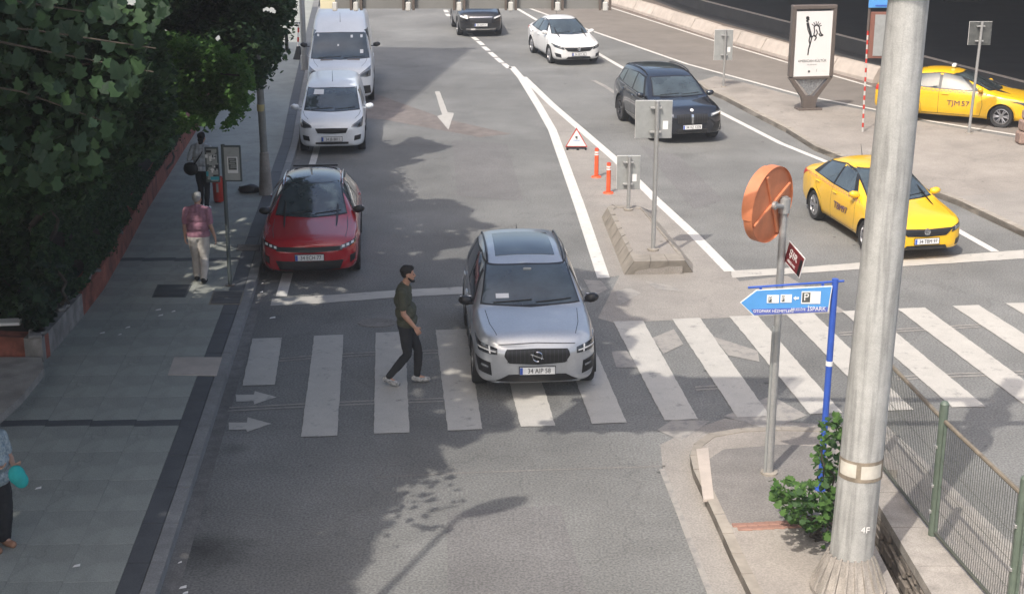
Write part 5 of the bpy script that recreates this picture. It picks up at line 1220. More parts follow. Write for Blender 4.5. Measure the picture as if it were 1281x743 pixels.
def sedan(L=4.53, W=1.80, H=1.48, **k):
    d = dict(L=L, W=W, H=H, wb=2.64, fo=.90, wr=.315, arch=.365, zb0=.16, tw=.205, spokes=6,
        keys=[.40, .95, 1.22, 1.65, 2.12, 2.6, 3.1, 3.45, 3.85, L - .45],
        w=[(0, .66), (.05, .82), (.16, .91), (.4, .97), (.9, 1), (L - .7, 1), (L - .16, .92), (L - .05, .84), (L, .72)],
        zb=[(0, .24), (.16, .20), (.5, .18), (L - .4, .20), (L, .34)],
        ze=[(0, .62), (.05, .70), (.16, .74), (.5, .80), (1.2, .88), (2, .92), (L - .5, .98), (L - .16, .94), (L, .82)],
        zc=[(0, .66), (.05, .76), (.16, .83), (.5, .90), (1.22, 1.00), (1.65, 1.22), (2.12, H - .06), (2.6, H), (3.1, H - .03), (3.45, H - .12), (3.85, 1.16), (L - .45, 1.10), (L - .16, 1.06), (L, .90)],
        yr=[(0, .50), (.16, .76), (.5, .80), (1.22, .84), (1.65, .72), (2.12, .64), (3.1, .635), (3.45, .65), (3.85, .74), (L - .2, .74), (L, .6)],
        crown=[(0, .02), (.5, .05), (1.22, .05), (1.65, .06), (2.1, .07), (3.3, .07), (3.85, .03), (L, .03)],
        ws=(.66, 1.00, .53, 1.375), mirror=(1.02, 1.52, .10), bonnet=[[(.66, .30), (.70, .7), (.69, 1.18)]],
        side=[([(1.72, .98), (2.62, .99)], [(2.12, 1.32), (2.62, 1.37)]), ([(2.70, .995), (3.55, 1.02)], [(2.70, 1.37), (3.38, 1.30)])],
        sideframe=([(1.52, .955), (2.7, .97), (3.80, 1.02)], [(2.10, 1.36), (2.7, 1.40), (3.55, 1.30)]),
        seams=[[(1.50, .95), (1.44, .6), (1.50, .28)], [(2.66, .98), (2.66, .28)], [(3.62, 1.0), (3.45, .75), (3.15, .55), (3.12, .28)], [(1.5, .285), (3.12, .285)]],
        handles=[(2.48, .84), (3.42, .88)], rear=(.55, 1.14, .48, 1.36))
    d.update(k); return d
def gr(cf, name, pts_a, pts_b, m_, **k): return cf.patch(name, 'F', pts_a, pts_b, m_, **k)
def sunroof(cf, t, L, s0=2.25, s1=3.6, w=.44, m_=None):
    cf.patch('glass_roof', 'T', [(-w, s0 - L / 2), (w, s0 - L / 2)], [(-w * .96, s1 - L / 2), (w * .96, s1 - L / 2)], m_ or M['glass'], off=.006)
def rails(cf, t, L, s0, s1, x, m_):
    for sg in (-1, 1):
        pts = []
        for i in range(9):
            s = lerp(s0, s1, i / 8); p, n, r = cf.hit('T', sg * x, s - L / 2); pts.append(p + Vector((0, 0, .035 if 0 < i < 8 else .0)))
        MB().path(pts, [.016] * 9, 8).build('roof_rail', m_, t, True)
def antenna(cf, t, s, L, h=.18):
    p, n, r = cf.hit('T', 0, s - L / 2); MB().tube(p, p + Vector((0, .10, h)), .008, .003, 6).build('aerial', M['black'], t)
# front of the silver crossover
def front_silver(cf, t, paint, trim):
    gr(cf, 'grille', [(-.47, .69), (-.41, .60), (0, .575), (.41, .60), (.47, .69)], [(-.48, .71), (-.46, .80), (0, .81), (.46, .80), (.48, .71)], M['black'], off=.012, n=20)
    for i in range(15):
        x = -.43 + .86 * i / 14; cf.strip('grille_bar', 'F', [(x, .61), (x, .79)], .010, M['rim_dark'], off=.020, n=4)
    p, n, r = cf.hit('F', 0, .70)
    MB().lathe([(.062, 0), (.072, -.012), (.082, 0)], 24, 'Y', c=(0, p.y - .03, .70)).build('ring_emblem', M['chrome'], t, True)
    cf.strip('grille_diagonal', 'F', [(-.10, .735), (.09, .665)], .016, M['chrome'], off=.026, n=10)
    gr(cf, 'lower_intake', [(-.60, .32), (0, .30), (.60, .32)], [(-.42, .425), (0, .43), (.42, .425)], M['black'], off=.010)
    gr(cf, 'skid_plate', [(-.66, .255), (0, .235), (.66, .255)], [(-.52, .30), (0, .295), (.52, .30)], M['rim'], off=.012)
    for l in ([(.54, .66), (.72, .70), (.865, .79)],):
        cf.patch('headlight', 'F', [(.58, .725), (.70, .73), (.84, .75)], [(.58, .81), (.72, .85), (.875, .885)], M['lamp_dark'], off=.010, mirror=True)
        cf.strip('headlight_bar', 'F', [(.60, .765), (.84, .81)], .018, M['white'], off=.02, mirror=True); cf.strip('headlight_bar', 'F', [(.68, .74), (.69, .84)], .022, M['white'], off=.02, mirror=True)
    cf.patch('bumper_vent', 'F', [(.66, .40), (.84, .44)], [(.68, .60), (.88, .64)], M['black'], off=.008, mirror=True)
    cf.strip('fog_light', 'F', [(.70, .53), (.80, .555)], .03, M['lamp'], off=.016, mirror=True)
    plate(cf, '34 AIP 58', .485, .52, .112)
    sunroof(cf, t, cf.sp['L'], 2.28, 3.55, .47)
    rails(cf, t, cf.sp['L'], 2.15, 4.0, .60, M['rim_dark'])
    antenna(cf, t, 4.0, cf.sp['L'], .1)
    cf.strip('window_trim', 'S', [(1.5 - cf.sp['L'] / 2, 1.045), (4.0 - cf.sp['L'] / 2, 1.16)], .014, M['chrome'], off=.013, mirror=True)
    gr(cf, 'bonnet_edge', [(-.56, .855), (0, .875), (.56, .855)], [(-.56, .865), (0, .885), (.56, .865)], M['black'], off=.003)
    # sill cladding
    cf.patch('sill_cladding', 'S', [(1.45 - cf.sp['L'] / 2, .24), (3.12 - cf.sp['L'] / 2, .24)], [(1.45 - cf.sp['L'] / 2, .36), (3.12 - cf.sp['L'] / 2, .36)], M['black'], off=.010, mirror=True)
    p, n, r = cf.hit('F', -.42, 1.20); MB().box((0, 0, 0), (.20, .002, .09)).build('windscreen_card', M['white'], t, loc=p + n * .014, rot=(n.to_track_quat('Z', 'Y').to_euler().x + radians(90), 0, 0))
    p, n, r = cf.hit('F', 0, 1.475); MB().box((0, 0, 0), (.13, .02, .05), 0, .008).build('sensor_box', M['sign_back'], t, loc=p + n * .012)
SL = 4.43
sp_silver = suv(4.43, 1.87, 1.65, front=front_silver, ws=(.74, 1.12, .615, 1.50), mirror=(1.10, 1.50, .11), mirror_mat=M['black'], bonnet=[[(.58, .22), (.66, .6), (.70, 1.12)]],
    side=[([(1.66, 1.08), (2.62, 1.10)], [(2.10, 1.48), (2.62, 1.53)]), ([(2.70, 1.10), (3.52, 1.16)], [(2.70, 1.53), (3.50, 1.50)]), ([(3.58, 1.18), (3.9, 1.26)], [(3.58, 1.49), (3.88, 1.44)])],
    sideframe=([(1.48, 1.055), (2.7, 1.07), (4.0, 1.20)], [(2.05, 1.515), (2.7, 1.56), (3.98, 1.47)]),
    seams=[[(1.48, 1.02), (1.42, .7), (1.50, .34)], [(2.66, 1.06), (2.66, .34)], [(3.55, 1.1), (3.40, .8), (3.12, .6), (3.10, .34)]], handles=[(2.48, .95), (3.38, .98)], rear=(.60, 1.18, .52, 1.5))
P_silver = carpaint('silver_paint', (.50, .515, .53), .5, .32)
def place_car(fc, px_rear_dx, L, yaw=None):
    """front bumper centre on the ground -> location of the car's middle"""
    return (fc[0] - sin(-yaw) * 0 + (-sin(yaw)) * (L / 2), fc[1] + cos(yaw) * (L / 2), 0)
# yaw > 0 turns the rear to the left (front points right)
car('silver crossover with black mirrors stopped on the zebra crossing', place_car((.37, 20.28), 0, 4.43, radians(4.2)), radians(4.2), sp_silver, P_silver, trim=M['black'])
# ---- red hatchback
def front_red(cf, t, paint, trim):
    gr(cf, 'grille_panel', [(-.60, .62), (0, .585), (.60, .62)], [(-.62, .69), (0, .675), (.62, .69)], M['black'], off=.010, n=24)
    gr(cf, 'lower_intake', [(-.55, .27), (0, .24), (.55, .27)], [(-.62, .44), (0, .42), (.62, .44)], M['black'], off=.008, n=20)
    cf.patch('headlight', 'F', [(.56, .63), (.84, .70)], [(.58, .70), (.85, .765)], M['lamp_dark'], off=.010, mirror=True)
    for x in (.62, .70, .78): cf.patch('led_element', 'F', [(x - .025, .655 + (x - .6) * .25), (x + .02, .66 + (x - .6) * .25)], [(x - .02, .69 + (x - .6) * .25), (x + .025, .695 + (x - .6) * .25)], M['white'], off=.016, mirror=True, n=3, mrows=2)
    cf.patch('bumper_vent', 'F', [(.74, .36), (.82, .40)], [(.74, .50), (.84, .52)], M['black'], off=.008, mirror=True)
    cf.strip('bumper_lip', 'F', [(-.6, .235), (0, .215), (.6, .235)], .03, M['black'], off=.012)
    cf.strip('bonnet_crease', 'T', [(0, .28 - cf.sp['L'] / 2), (0, 1.15 - cf.sp['L'] / 2)], .012, paint, off=.006)
    plate(cf, '34 ECH 77', .50, .52, .112)
    cf.patch('black_roof', 'T', [(-.54, 2.16 - cf.sp['L'] / 2), (.54, 2.16 - cf.sp['L'] / 2)], [(-.50, 3.75 - cf.sp['L'] / 2), (.50, 3.75 - cf.sp['L'] / 2)], M['glass'], off=.005, n=16, mrows=12)
    rails(cf, t, cf.sp['L'], 2.3, 3.9, .575, M['chrome'])
    MB().box((0, 0, 0), (.92, .20, .035), 0, .012).build('roof_spoiler', M['black'], t, loc=(0, 3.86 - cf.sp['L'] / 2, 1.385), rot=(radians(-10), 0, 0))
    antenna(cf, t, 3.85, cf.sp['L'], .06)
sp_red = sedan(4.37, 1.86, 1.47, fo=.90, wb=2.675, wr=.325, arch=.375, front=front_red, mirror_mat=M['black'], keys=[.40, .95, 1.22, 1.65, 2.12, 2.6, 3.1, 3.7, 3.98], handle_mat=None,
    zc=[(0, .66), (.05, .76), (.16, .82), (.5, .88), (1.22, .99), (1.65, 1.22), (2.12, 1.41), (2.6, 1.47), (3.1, 1.45), (3.7, 1.39), (3.98, 1.28), (4.2, 1.0), (4.37, .88)],
    yr=[(0, .50), (.16, .76), (.5, .80), (1.22, .84), (1.65, .72), (2.12, .64), (3.1, .63), (3.7, .60), (4.0, .64), (4.2, .72), (4.37, .6)], crown=[(0, .02), (.5, .05), (1.22, .05), (1.65, .06), (2.1, .07), (3.9, .07), (4.37, .03)],
    side=[([(1.72, .98), (2.62, .99)], [(2.12, 1.30), (2.62, 1.35)]), ([(2.70, .995), (3.60, 1.06)], [(2.70, 1.35), (3.55, 1.28)])], sideframe=([(1.52, .955), (2.7, .97), (3.90, 1.08)], [(2.10, 1.35), (2.7, 1.39), (3.85, 1.30)]), rear=(.55, 1.08, .48, 1.30))
P_red = carpaint('red_paint', (.40, .010, .018), .1, .25)
ry = radians(5.0)
car('red hatchback with a black glass roof parked at the left kerb', place_car((-3.73, 26.2), 0, 4.37, ry), ry, sp_red, P_red)
# ---- compact white van
def van(L, W, H, **k):
    d = dict(L=L, W=W, H=H, wb=2.49, fo=.86, wr=.31, arch=.36, zb0=.18, tw=.20, spokes=6,
        keys=[.35, .72, 1.05, 1.45, 1.85, 2.3, 3.0, L - .5],
        w=[(0, .70), (.05, .84), (.16, .93), (.4, .985), (.9, 1), (L - .3, 1), (L - .05, .97), (L, .90)],
        zb=[(0, .26), (.16, .22), (.5, .20), (L - .3, .22), (L, .30)],
        ze=[(0, .70), (.05, .80), (.16, .86), (.5, .96), (1.05, 1.05), (2, 1.12), (L - .2, 1.12), (L, 1.05)],
        zc=[(0, .74), (.05, .90), (.16, .97), (.5, 1.07), (.95, 1.17), (1.45, 1.50), (1.85, H - .11), (2.3, H), (L - .3, H - .02), (L - .05, H - .10), (L, H - .25)],
        yr=[(0, .54), (.16, .78), (.5, .84), (1.0, .86), (1.45, .79), (1.85, .755), (2.4, .77), (L, .77)],
        crown=[(0, .02), (.5, .05), (1.0, .05), (1.6, .06), (2.1, .07), (L, .07)])
    d.update(k); return d
def front_van(cf, t, paint, trim):
    gr(cf, 'grille', [(-.36, .60), (0, .585), (.36, .60)], [(-.42, .72), (0, .725), (.42, .72)], M['black'], off=.010, n=18)
    gr(cf, 'lower_intake', [(-.42, .32), (0, .31), (.42, .32)], [(-.42, .37), (0, .37), (.42, .37)], M['black'], off=.008)
    cf.patch('headlight', 'F', [(.50, .74), (.70, .72), (.78, .74)], [(.52, .79), (.72, .90), (.80, .94)], M['lamp'], off=.010, mirror=True)
    cf.patch('headlight_inner', 'F', [(.54, .755), (.72, .75)], [(.55, .79), (.73, .85)], M['lamp_dark'], off=.014, mirror=True)
    cf.patch('fog_light', 'F', [(.56, .40), (.72, .42)], [(.58, .52), (.74, .54)], M['black'], off=.010, mirror=True)
    plate(cf, '34 JB 8811', .45, .52, .11); antenna(cf, t, 2.0, cf.sp['L'], .28)
    cf.patch('dash_paper', 'F', [(-.48, 1.38), (-.22, 1.38)], [(-.46, 1.47), (-.21, 1.47)], M['plate'], off=.012)
sp_cv = van(4.16, 1.72, 1.64, front=front_van, ws=(.70, 1.07, .62, 1.48), mirror=(1.08, 1.20, .15), bonnet=[[(.60, .25), (.70, .5), (.74, .78)]],
    keys=[.35, .60, .85, 1.25, 1.65, 2.1, 3.0, 3.66],
    zc=[(0, .74), (.05, .88), (.16, .94), (.5, 1.03), (.78, 1.09), (1.25, 1.38), (1.65, 1.54), (2.1, 1.64), (3.9, 1.63), (4.1, 1.55), (4.16, 1.45)],
    yr=[(0, .54), (.16, .78), (.5, .86), (.8, .89), (1.25, .84), (1.65, .80), (2.2, .80), (4.16, .80)],
    side=[([(1.15, 1.08), (2.25, 1.10)], [(1.65, 1.43), (2.25, 1.47)])], seams=[[(1.14, 1.0), (1.18, .3)], [(2.32, 1.55), (2.32, .3)], [(3.3, 1.62), (3.3, .5)], [(1.28, .3), (3.1, .3)]], handles=[(2.15, .95), (2.5, .95)], rear=None)
P_white = carpaint('white_paint', (.74, .77, .79), 0, .35, .6)
ry = radians(5.0)
car('compact white panel van parked between the red car and the large van', place_car((-4.62, 37.4), 0, 4.16, ry), ry, sp_cv, P_white, cat='van', name='panel_van')
def front_transit(cf, t, paint, trim):
    gr(cf, 'grille', [(-.46, .72), (0, .70), (.46, .72)], [(-.52, .94), (0, .96), (.52, .94)], M['black'], off=.010, n=18)
    gr(cf, 'bumper', [(-.92, .34), (0, .32), (.92, .34)], [(-.90, .58), (0, .60), (.90, .58)], M['black'], off=.010, n=22)
    cf.patch('headlight', 'F', [(.56, .86), (.80, .84), (.92, .86)], [(.60, .94), (.82, 1.08), (.93, 1.14)], M['lamp'], off=.010, mirror=True)
    cf.patch('headlight_inner', 'F', [(.62, .88), (.84, .88)], [(.64, .93), (.86, 1.02)], M['lamp_dark'], off=.014, mirror=True)
    cf.patch('bonnet_vent', 'T', [(.22, .78 - cf.sp['L'] / 2), (.60, .80 - cf.sp['L'] / 2)], [(.22, .86 - cf.sp['L'] / 2), (.60, .90 - cf.sp['L'] / 2)], M['trench'], off=.008, mirror=True)
    plate(cf, '34 BJ 640', .50, .52, .11); antenna(cf, t, 2.3, cf.sp['L'], .3)
    for x, y, s in ((.36, 1.82, .07), (.66, 1.82, .07), (.66, 1.40, .10), (-.06, 1.6, .05), (-.68, 1.86, .06)): cf.patch('windscreen_sticker', 'F', [(x - s / 2, y), (x + s / 2, y)], [(x - s / 2, y + s), (x + s / 2, y + s)], M['plate'], off=.014, n=3, mrows=2)
sp_tr = van(5.53, 2.06, 2.47, wb=3.3, fo=1.0, wr=.345, arch=.40, front=front_transit, keys=[.35, .80, 1.20, 1.65, 2.1, 2.6, 3.4, 4.6],
    ze=[(0, .85), (.05, .98), (.16, 1.06), (.5, 1.14), (1.1, 1.24), (2, 1.34), (5.3, 1.40), (5.53, 1.35)],
    zc=[(0, .92), (.05, 1.08), (.16, 1.12), (.5, 1.21), (.85, 1.27), (1.1, 1.36), (1.6, 1.80), (2.05, 2.12), (2.6, 2.38), (3.2, 2.46), (5.3, 2.46), (5.53, 2.3)],
    yr=[(0, .54), (.16, .78), (.5, .84), (1.1, .88), (1.65, .84), (2.1, .81), (2.8, .82), (5.5, .82)],
    ws=(.88, 1.29, .79, 1.94), mirror=(1.62, 1.62, .22), mirror_mat=M['black'], bonnet=[[(.66, .3), (.78, .7), (.84, 1.1)]],
    side=[([(1.62, 1.44), (2.55, 1.45)], [(2.05, 2.02), (2.55, 2.05)])], seams=[[(1.55, 1.4), (1.50, .4)], [(2.65, 2.1), (2.65, .4)], [(3.9, 2.1), (3.9, .4)]], handles=[(2.48, 1.15), (2.85, 1.15)], rear=None)
ry = radians(5.0)
car('large white high roof van parked at the left kerb behind the compact van', place_car((-5.22, 44.8), 0, 5.53, ry), ry, sp_tr, P_white, cat='van', name='panel_van')
# ---- dark crossovers
def front_black_suv(cf, t, paint, trim):
    gr(cf, 'grille', [(-.40, .56), (0, .55), (.40, .56)], [(-.44, .80), (0, .82), (.44, .80)], M['black'], off=.012, n=18)
    for i in range(13):
        x = -.40 + .80 * i / 12
        if abs(x) > .03: cf.strip('grille_bar', 'F', [(x, .58), (x, .79)], .012, M['rim_dark'], off=.020, n=4)
    cf.patch('grille_frame', 'F', [(-.03, .56), (.03, .56)], [(-.03, .80), (.03, .80)], M['chrome'], off=.018, n=3)
    cf.patch('headlight', 'F', [(.52, .74), (.84, .80)], [(.52, .81), (.87, .90)], M['lamp'], off=.010, mirror=True)
    cf.strip('headlight_bar', 'F', [(.56, .785), (.82, .84)], .03, M['white'], off=.018, mirror=True)
    cf.patch('bumper_vent', 'F', [(.58, .38), (.80, .42)], [(.62, .54), (.84, .60)], M['black'], off=.008, mirror=True)
    gr(cf, 'lower_intake', [(-.42, .32), (.42, .32)], [(-.42, .42), (.42, .42)], M['rubber'], off=.008)
    p, n, r = cf.hit('F', 0, .90); MB().tube(p + n * .002, p + n * .02, .045, .045, 18).build('round_emblem', M['white'], t)
    cf.strip('sill_trim', 'S', [(1.4 - cf.sp['L'] / 2, .42), (3.2 - cf.sp['L'] / 2, .42)], .02, M['chrome'], off=.008, mirror=True)
    cf.strip('window_trim', 'S', [(1.5 - cf.sp['L'] / 2, 1.03), (4.0 - cf.sp['L'] / 2, 1.12)], .015, M['chrome'], off=.012, mirror=True)
    plate(cf, '34 VZ 1278', .47, .52, .112); rails(cf, t, cf.sp['L'], 2.15, 4.2, .62, M['black']); sunroof(cf, t, cf.sp['L'], 2.5, 3.8, .45)
kS = dict(side=[([(1.66, 1.08), (2.62, 1.10)], [(2.12, 1.48), (2.62, 1.53)]), ([(2.70, 1.10), (3.62, 1.14)], [(2.70, 1.53), (3.58, 1.50)]), ([(3.70, 1.15), (4.1, 1.22)], [(3.66, 1.49), (4.0, 1.44)])],
    sideframe=([(1.48, 1.055), (2.7, 1.07), (4.2, 1.18)], [(2.05, 1.515), (2.7, 1.56), (4.1, 1.46)]), seams=[[(1.48, 1.02), (1.42, .7), (1.50, .34)], [(2.66, 1.06), (2.66, .34)], [(3.65, 1.1), (3.50, .8), (3.22, .6), (3.20, .34)]],
    handles=[(2.48, .95), (3.48, .98)], rear=(.60, 1.18, .52, 1.5), ws=(.70, 1.12, .58, 1.50), mirror=(1.10, 1.52, .11), bonnet=[[(.60, .24), (.68, .6), (.72, 1.12)]])
P_black = carpaint('blue_black_paint', (.006, .008, .014), .1, .22)
sp_bs = suv(4.74, 1.92, 1.68, wb=2.86, fo=.86, wr=.37, arch=.43, front=front_black_suv, darkrim=True, **kS)
def road_yaw(p, q):  # heading of a car driving from p (behind) to q (in front); returns yaw
    return atan2(q[0] - p[0], -(q[1] - p[1]) * -1 * -1)
w_r = G(781, 152); 
ysu = radians(12); car('glossy blue black estate crossover passing behind the tall sign', place_car((4.80, 38.9), 0, 4.74, ysu), ysu, sp_bs, P_black)
def front_far(cf, t, paint, trim):
    gr(cf, 'grille', [(-.42, .58), (.42, .58)], [(-.46, .78), (.46, .78)], M['rim_dark'], off=.012, n=14); cf.strip('chrome_bar', 'F', [(-.46, .80), (0, .80), (.46, .80)], .03, M['chrome'], off=.018)
    cf.patch('headlight', 'F', [(.52, .72), (.82, .80)], [(.52, .80), (.86, .90)], M['lamp'], off=.010, mirror=True); cf.strip('headlight_bar', 'F', [(.54, .76), (.80, .84)], .05, M['white'], off=.018, mirror=True)
    cf.strip('bumper_strip', 'F', [(-.60, .34), (0, .32), (.60, .34)], .07, M['chrome'], off=.014); plate(cf, '34 KLM 91', .50, .52, .112); rails(cf, t, cf.sp['L'], 2.15, 4.2, .62, M['rim'])
P_blk2 = carpaint('black_paint', (.008, .008, .009), .1, .25)
sp_b2 = suv(4.45, 1.84, 1.66, front=front_far, **kS)
yb2 = radians(7); car('black crossover half hidden behind the overhead sign panels at the top', place_car((-1.25, 60.3), 0, 4.45, yb2), yb2, sp_b2, P_blk2)
# ---- sedans: white one and the two taxis
def front_sedan(txt):
    def f(cf, t, paint, trim):
        gr(cf, 'grille', [(-.40, .52), (0, .50), (.40, .52)], [(-.56, .66), (0, .645), (.56, .66)], M['black'], off=.010, n=20)
        for z in (.55, .59, .625): cf.strip('grille_bar', 'F', [(-.44, z + .005), (0, z - .005), (.44, z + .005)], .010, M['rim_dark'], off=.018)
        p, n, r = cf.hit('F', 0, .60); MB().lathe([(.0, 0), (.05, -.01), (.066, -.012), (.07, 0)], 20, 'Y', c=(0, p.y - .012, .60)).build('round_emblem', M['chrome'], t, True)
        cf.patch('headlight', 'F', [(.52, .57), (.82, .66)], [(.55, .665), (.85, .755)], M['lamp_dark'], off=.010, mirror=True)
        cf.patch('headlight_lens', 'F', [(.60, .61), (.72, .64)], [(.62, .67), (.74, .70)], M['lamp'], off=.015, mirror=True)
        gr(cf, 'lower_intake', [(-.46, .25), (0, .24), (.46, .25)], [(-.40, .33), (0, .33), (.40, .33)], M['black'], off=.008)
        cf.patch('fog_light', 'F', [(.62, .30), (.78, .33)], [(.64, .42), (.82, .46)], M['black'], off=.008, mirror=True)
        plate(cf, txt, .415, .50, .11); antenna(cf, t, 3.2, cf.sp['L'], .22)
        cf.strip('boot_seam', 'T', [(-.6, 3.98 - cf.sp['L'] / 2), (0, 3.95 - cf.sp['L'] / 2), (.6, 3.98 - cf.sp['L'] / 2)], .012, M['black'], off=.002)
        cf.patch('tail_light', 'B', [(.50, .82), (.80, .82)], [(.50, .94), (.82, .95)], M['red'], off=.008, mirror=True)
    return f
P_w2 = carpaint('bright_white_paint', (.74, .735, .72), 0, .35, .6)
yw = radians(13); car('white saloon car driving in the middle lane at the top', place_car((2.38, 52.7), 0, 4.53, yw), yw, sedan(front=front_sedan('34 GEY 26')), P_w2)
P_yel = carpaint('taxi_yellow', (.80, .47, .010), 0, .35, .7)
def taxi(label, loc, rz, code, plate_t, dy=0):
    t, cf = car(label, loc, rz, sedan(front=front_sedan(plate_t)), P_yel, cat='taxi', name='taxi', group='yellow taxis')
    p, n, r = cf.hit('T', .06, 2.45 - 4.53 / 2); sg_ = MB().box((0, 0, 0), (.22, .12, .11), 0, .03).build('taxi_roof_sign', M['white'], t, loc=p + Vector((0, 0, .07)))
    put_text('TAKSİ', .06, sg_, (0, -.072, -.005), M['black'])
    for sg in (-1, 1):
        for (txt, s0, z, size) in ((code.split()[0], 2.1 - sg * .13, .60, .20), (code.split()[1], 2.1 + sg * .20, .60, .20)):
            p, n, r = cf.hit('S', s0 - 4.53 / 2, z, sg)
            me = text_mesh(txt, size, 'fleet_code', .004, 1.15, M['sign_dark'] if False else mat_code)
            link('fleet_code', me, t, p + n * .012, (radians(90), 0, radians(90) * sg))
        # chequered band: small squares along the shoulder
        cb = MB()
        for i in range(44):
            s0 = 1.35 + i * .062; z = .90 + (i % 2) * .028 + (s0 - 1.35) * .012
            p, n, r = cf.hit('S', s0 - 4.53 / 2, z, sg); cb.box(p + n * .004, (.006, .055, .026))
        cb.build('chequer_band', mat_chk, t)
    return t, cf
mat_code = mat('code_lettering', (.10, .05, .10), .5, var=.1); mat_chk = mat('pale_red_band', (.62, .28, .16), .5, var=.2, scale=20)
yt = radians(11.0); taxi('yellow taxi saloon behind the big pole, heading towards the camera', place_car((8.03, 27.65), 0, 4.53, yt), yt, 'TBM 97', '34 TBM 97')
yt2 = radians(64); taxi('yellow taxi saloon seen side-on in front of the dark viaduct shade', place_car((14.95, 41.6), 0, 4.53, yt2), yt2, 'TJM 57', '34 TJM 57')

# ================================================================= vegetation
def leaf_cloud(P, size, normal_up=.6, fold=.25, shape='leaf', jitter=.4, rs=None):
    """numpy: positions -> vertices and quads (two per leaf, folded on the midrib)"""
    n = len(P); rs = rs or np.random
    nrm = rs.normal(size=(n, 3)); nrm[:, 2] = np.abs(nrm[:, 2]) + normal_up; nrm /= np.linalg.norm(nrm, axis=1)[:, None]
    t = rs.normal(size=(n, 3)); t -= nrm * (t * nrm).sum(1)[:, None]; t /= np.linalg.norm(t, axis=1)[:, None]; b = np.cross(nrm, t)
    s = (size * (1 + jitter * (rs.rand(n) - .5) * 2))[:, None] if np.isscalar(size) else (size * (1 + jitter * (rs.rand(n) - .5) * 2))[:, None]
    up = nrm * fold * .4
    v = np.stack([P - t * s * .5, P + (b * .42 + up * .6 - t * .08) * s, P + (b * .26 + up * .4 + t * .28) * s, P + t * s * .55, P + (-b * .26 + up * .4 + t * .28) * s, P + (-b * .42 + up * .6 - t * .08) * s, ], 1).reshape(-1, 3)
    base = (np.arange(n) * 6)[:, None]
    f = np.concatenate([base + np.array([[0, 1, 2, 3]]), base + np.array([[0, 3, 4, 5]])], 1).reshape(-1, 4)
    return v, f
def leaf_mesh(name, V, F, m_):
    me = bpy.data.meshes.new(name); me.vertices.add(len(V)); me.vertices.foreach_set('co', V.astype(np.float32).ravel())
    me.loops.add(len(F) * 4); me.loops.foreach_set('vertex_index', F.astype(np.int32).ravel())
    me.polygons.add(len(F)); me.polygons.foreach_set('loop_start', (np.arange(len(F)) * 4).astype(np.int32))
    try: me.polygons.foreach_set('loop_total', np.full(len(F), 4, np.int32))
    except Exception: pass
    me.update(); me.validate(); me.materials.append(m_); return me
# --- where the photograph's ground is sunlit (picture outlines turned into ground areas)
LIT = [gp([(432, 745), (440, 712), (452, 700), (462, 668), (476, 660), (470, 640), (492, 632), (486, 608), (520, 600), (512, 580), (545, 574), (540, 552), (575, 556), (600, 545), (640, 537), (636, 500), (700, 490), (760, 500), (790, 524), (1500, 530), (1500, 1100), (380, 1100)]),
       gp([(1500, 480), (780, 470), (790, 455), (772, 440), (790, 428), (775, 412), (802, 400), (770, 388), (790, 372), (758, 362), (752, 345), (700, 330), (650, 290), (610, 325), (536, 326), (545, 312), (590, 306), (575, 292), (620, 284), (578, 272), (590, 262), (560, 250), (500, 252), (520, 243), (452, 236), (490, 222), (482, 214), (530, 200), (506, 200), (562, 184), (520, 172), (490, 185), (466, 172), (480, 150), (499, 140), (533, 64), (588, 61), (598, 44), (604, 2), (1500, 2)])]
HX = sum([[0]], [])
def shaded(x, y): return not (inpoly((x, y), LIT[0]) or inpoly((x, y), LIT[1]))
def blocked_view(x, y, z, allow):
    """True if a leaf here would stand in the picture outside the foliage outline"""
    px, py = PX(x, y, z)
    if 0 < y * cos(PITCH) + (CAM_H - z) * sin(PITCH) < 14 and px > -320 and px < 1500 and -150 < py < 900: return True
    if px < -15 or px > 1300 or py < -12 or py > 760: return False
    return not inpoly((px, py), allow)
FOL = [(-50, -50), (372, -50), (366, 5), (352, 40), (350, 62), (340, 84), (322, 100), (318, 122), (300, 138), (296, 152), (262, 156), (244, 152), (232, 168), (214, 172), (190, 170), (150, 190), (100, 230), (40, 240), (-50, 240)]
trees_def = [((-9.6, 8.5), 'nearest'), ((-10.2, 16.0), 'second'), ((-10.8, 24.0), 'third'), ((-11.4, 33.0), 'fourth')]
rs = np.random.RandomState(11)
pts = []
xs_ = rs.uniform(-17, 2.6, 260000); ys_ = rs.uniform(8.0, 47, 260000); zz_ = rs.uniform(7.0, 12.5, 260000)
gxs, gys = xs_, ys_
cnt = 0
for x, y, z in zip(gxs, gys, zz_):
    if not shaded(x, y): continue
    # clumps with gaps
    nv = noise.noise(Vector((x * .55, y * .55, z * .45)))
    edge = x > -2.5
    if nv < (-.42 if not edge else -.26): continue
    X, Y_, Z = x - SHX * z, y - SHY * z, z
    if Y_ < 3.5 and Z < 10.5 or blocked_view(X, Y_, Z, FOL if Y_ > 15 else []): continue
    qx, qy = X + SHX * (Z - 3.7), Y_ + SHY * (Z - 3.7)
    if -7.4 < qx < -4.2 and 22.5 < qy < 28.5 and rs.rand() < .8: continue
    pts.append((X, Y_, Z)); cnt += 1
    if cnt >= 80000: break
pts = np.array(pts)
cen = np.array([c[0] for c in trees_def])
own = np.argmin(((pts[:, None, :2] - cen[None]) * np.array([.35, 1])) .__pow__(2).sum(2), axis=1)
labels = ['big plane tree nearest the camera leaning over the left pavement', 'second big plane tree on the left, its boughs over the road', 'third plane tree on the left behind the garden wall', 'fourth plane tree on the left near the utility pole']
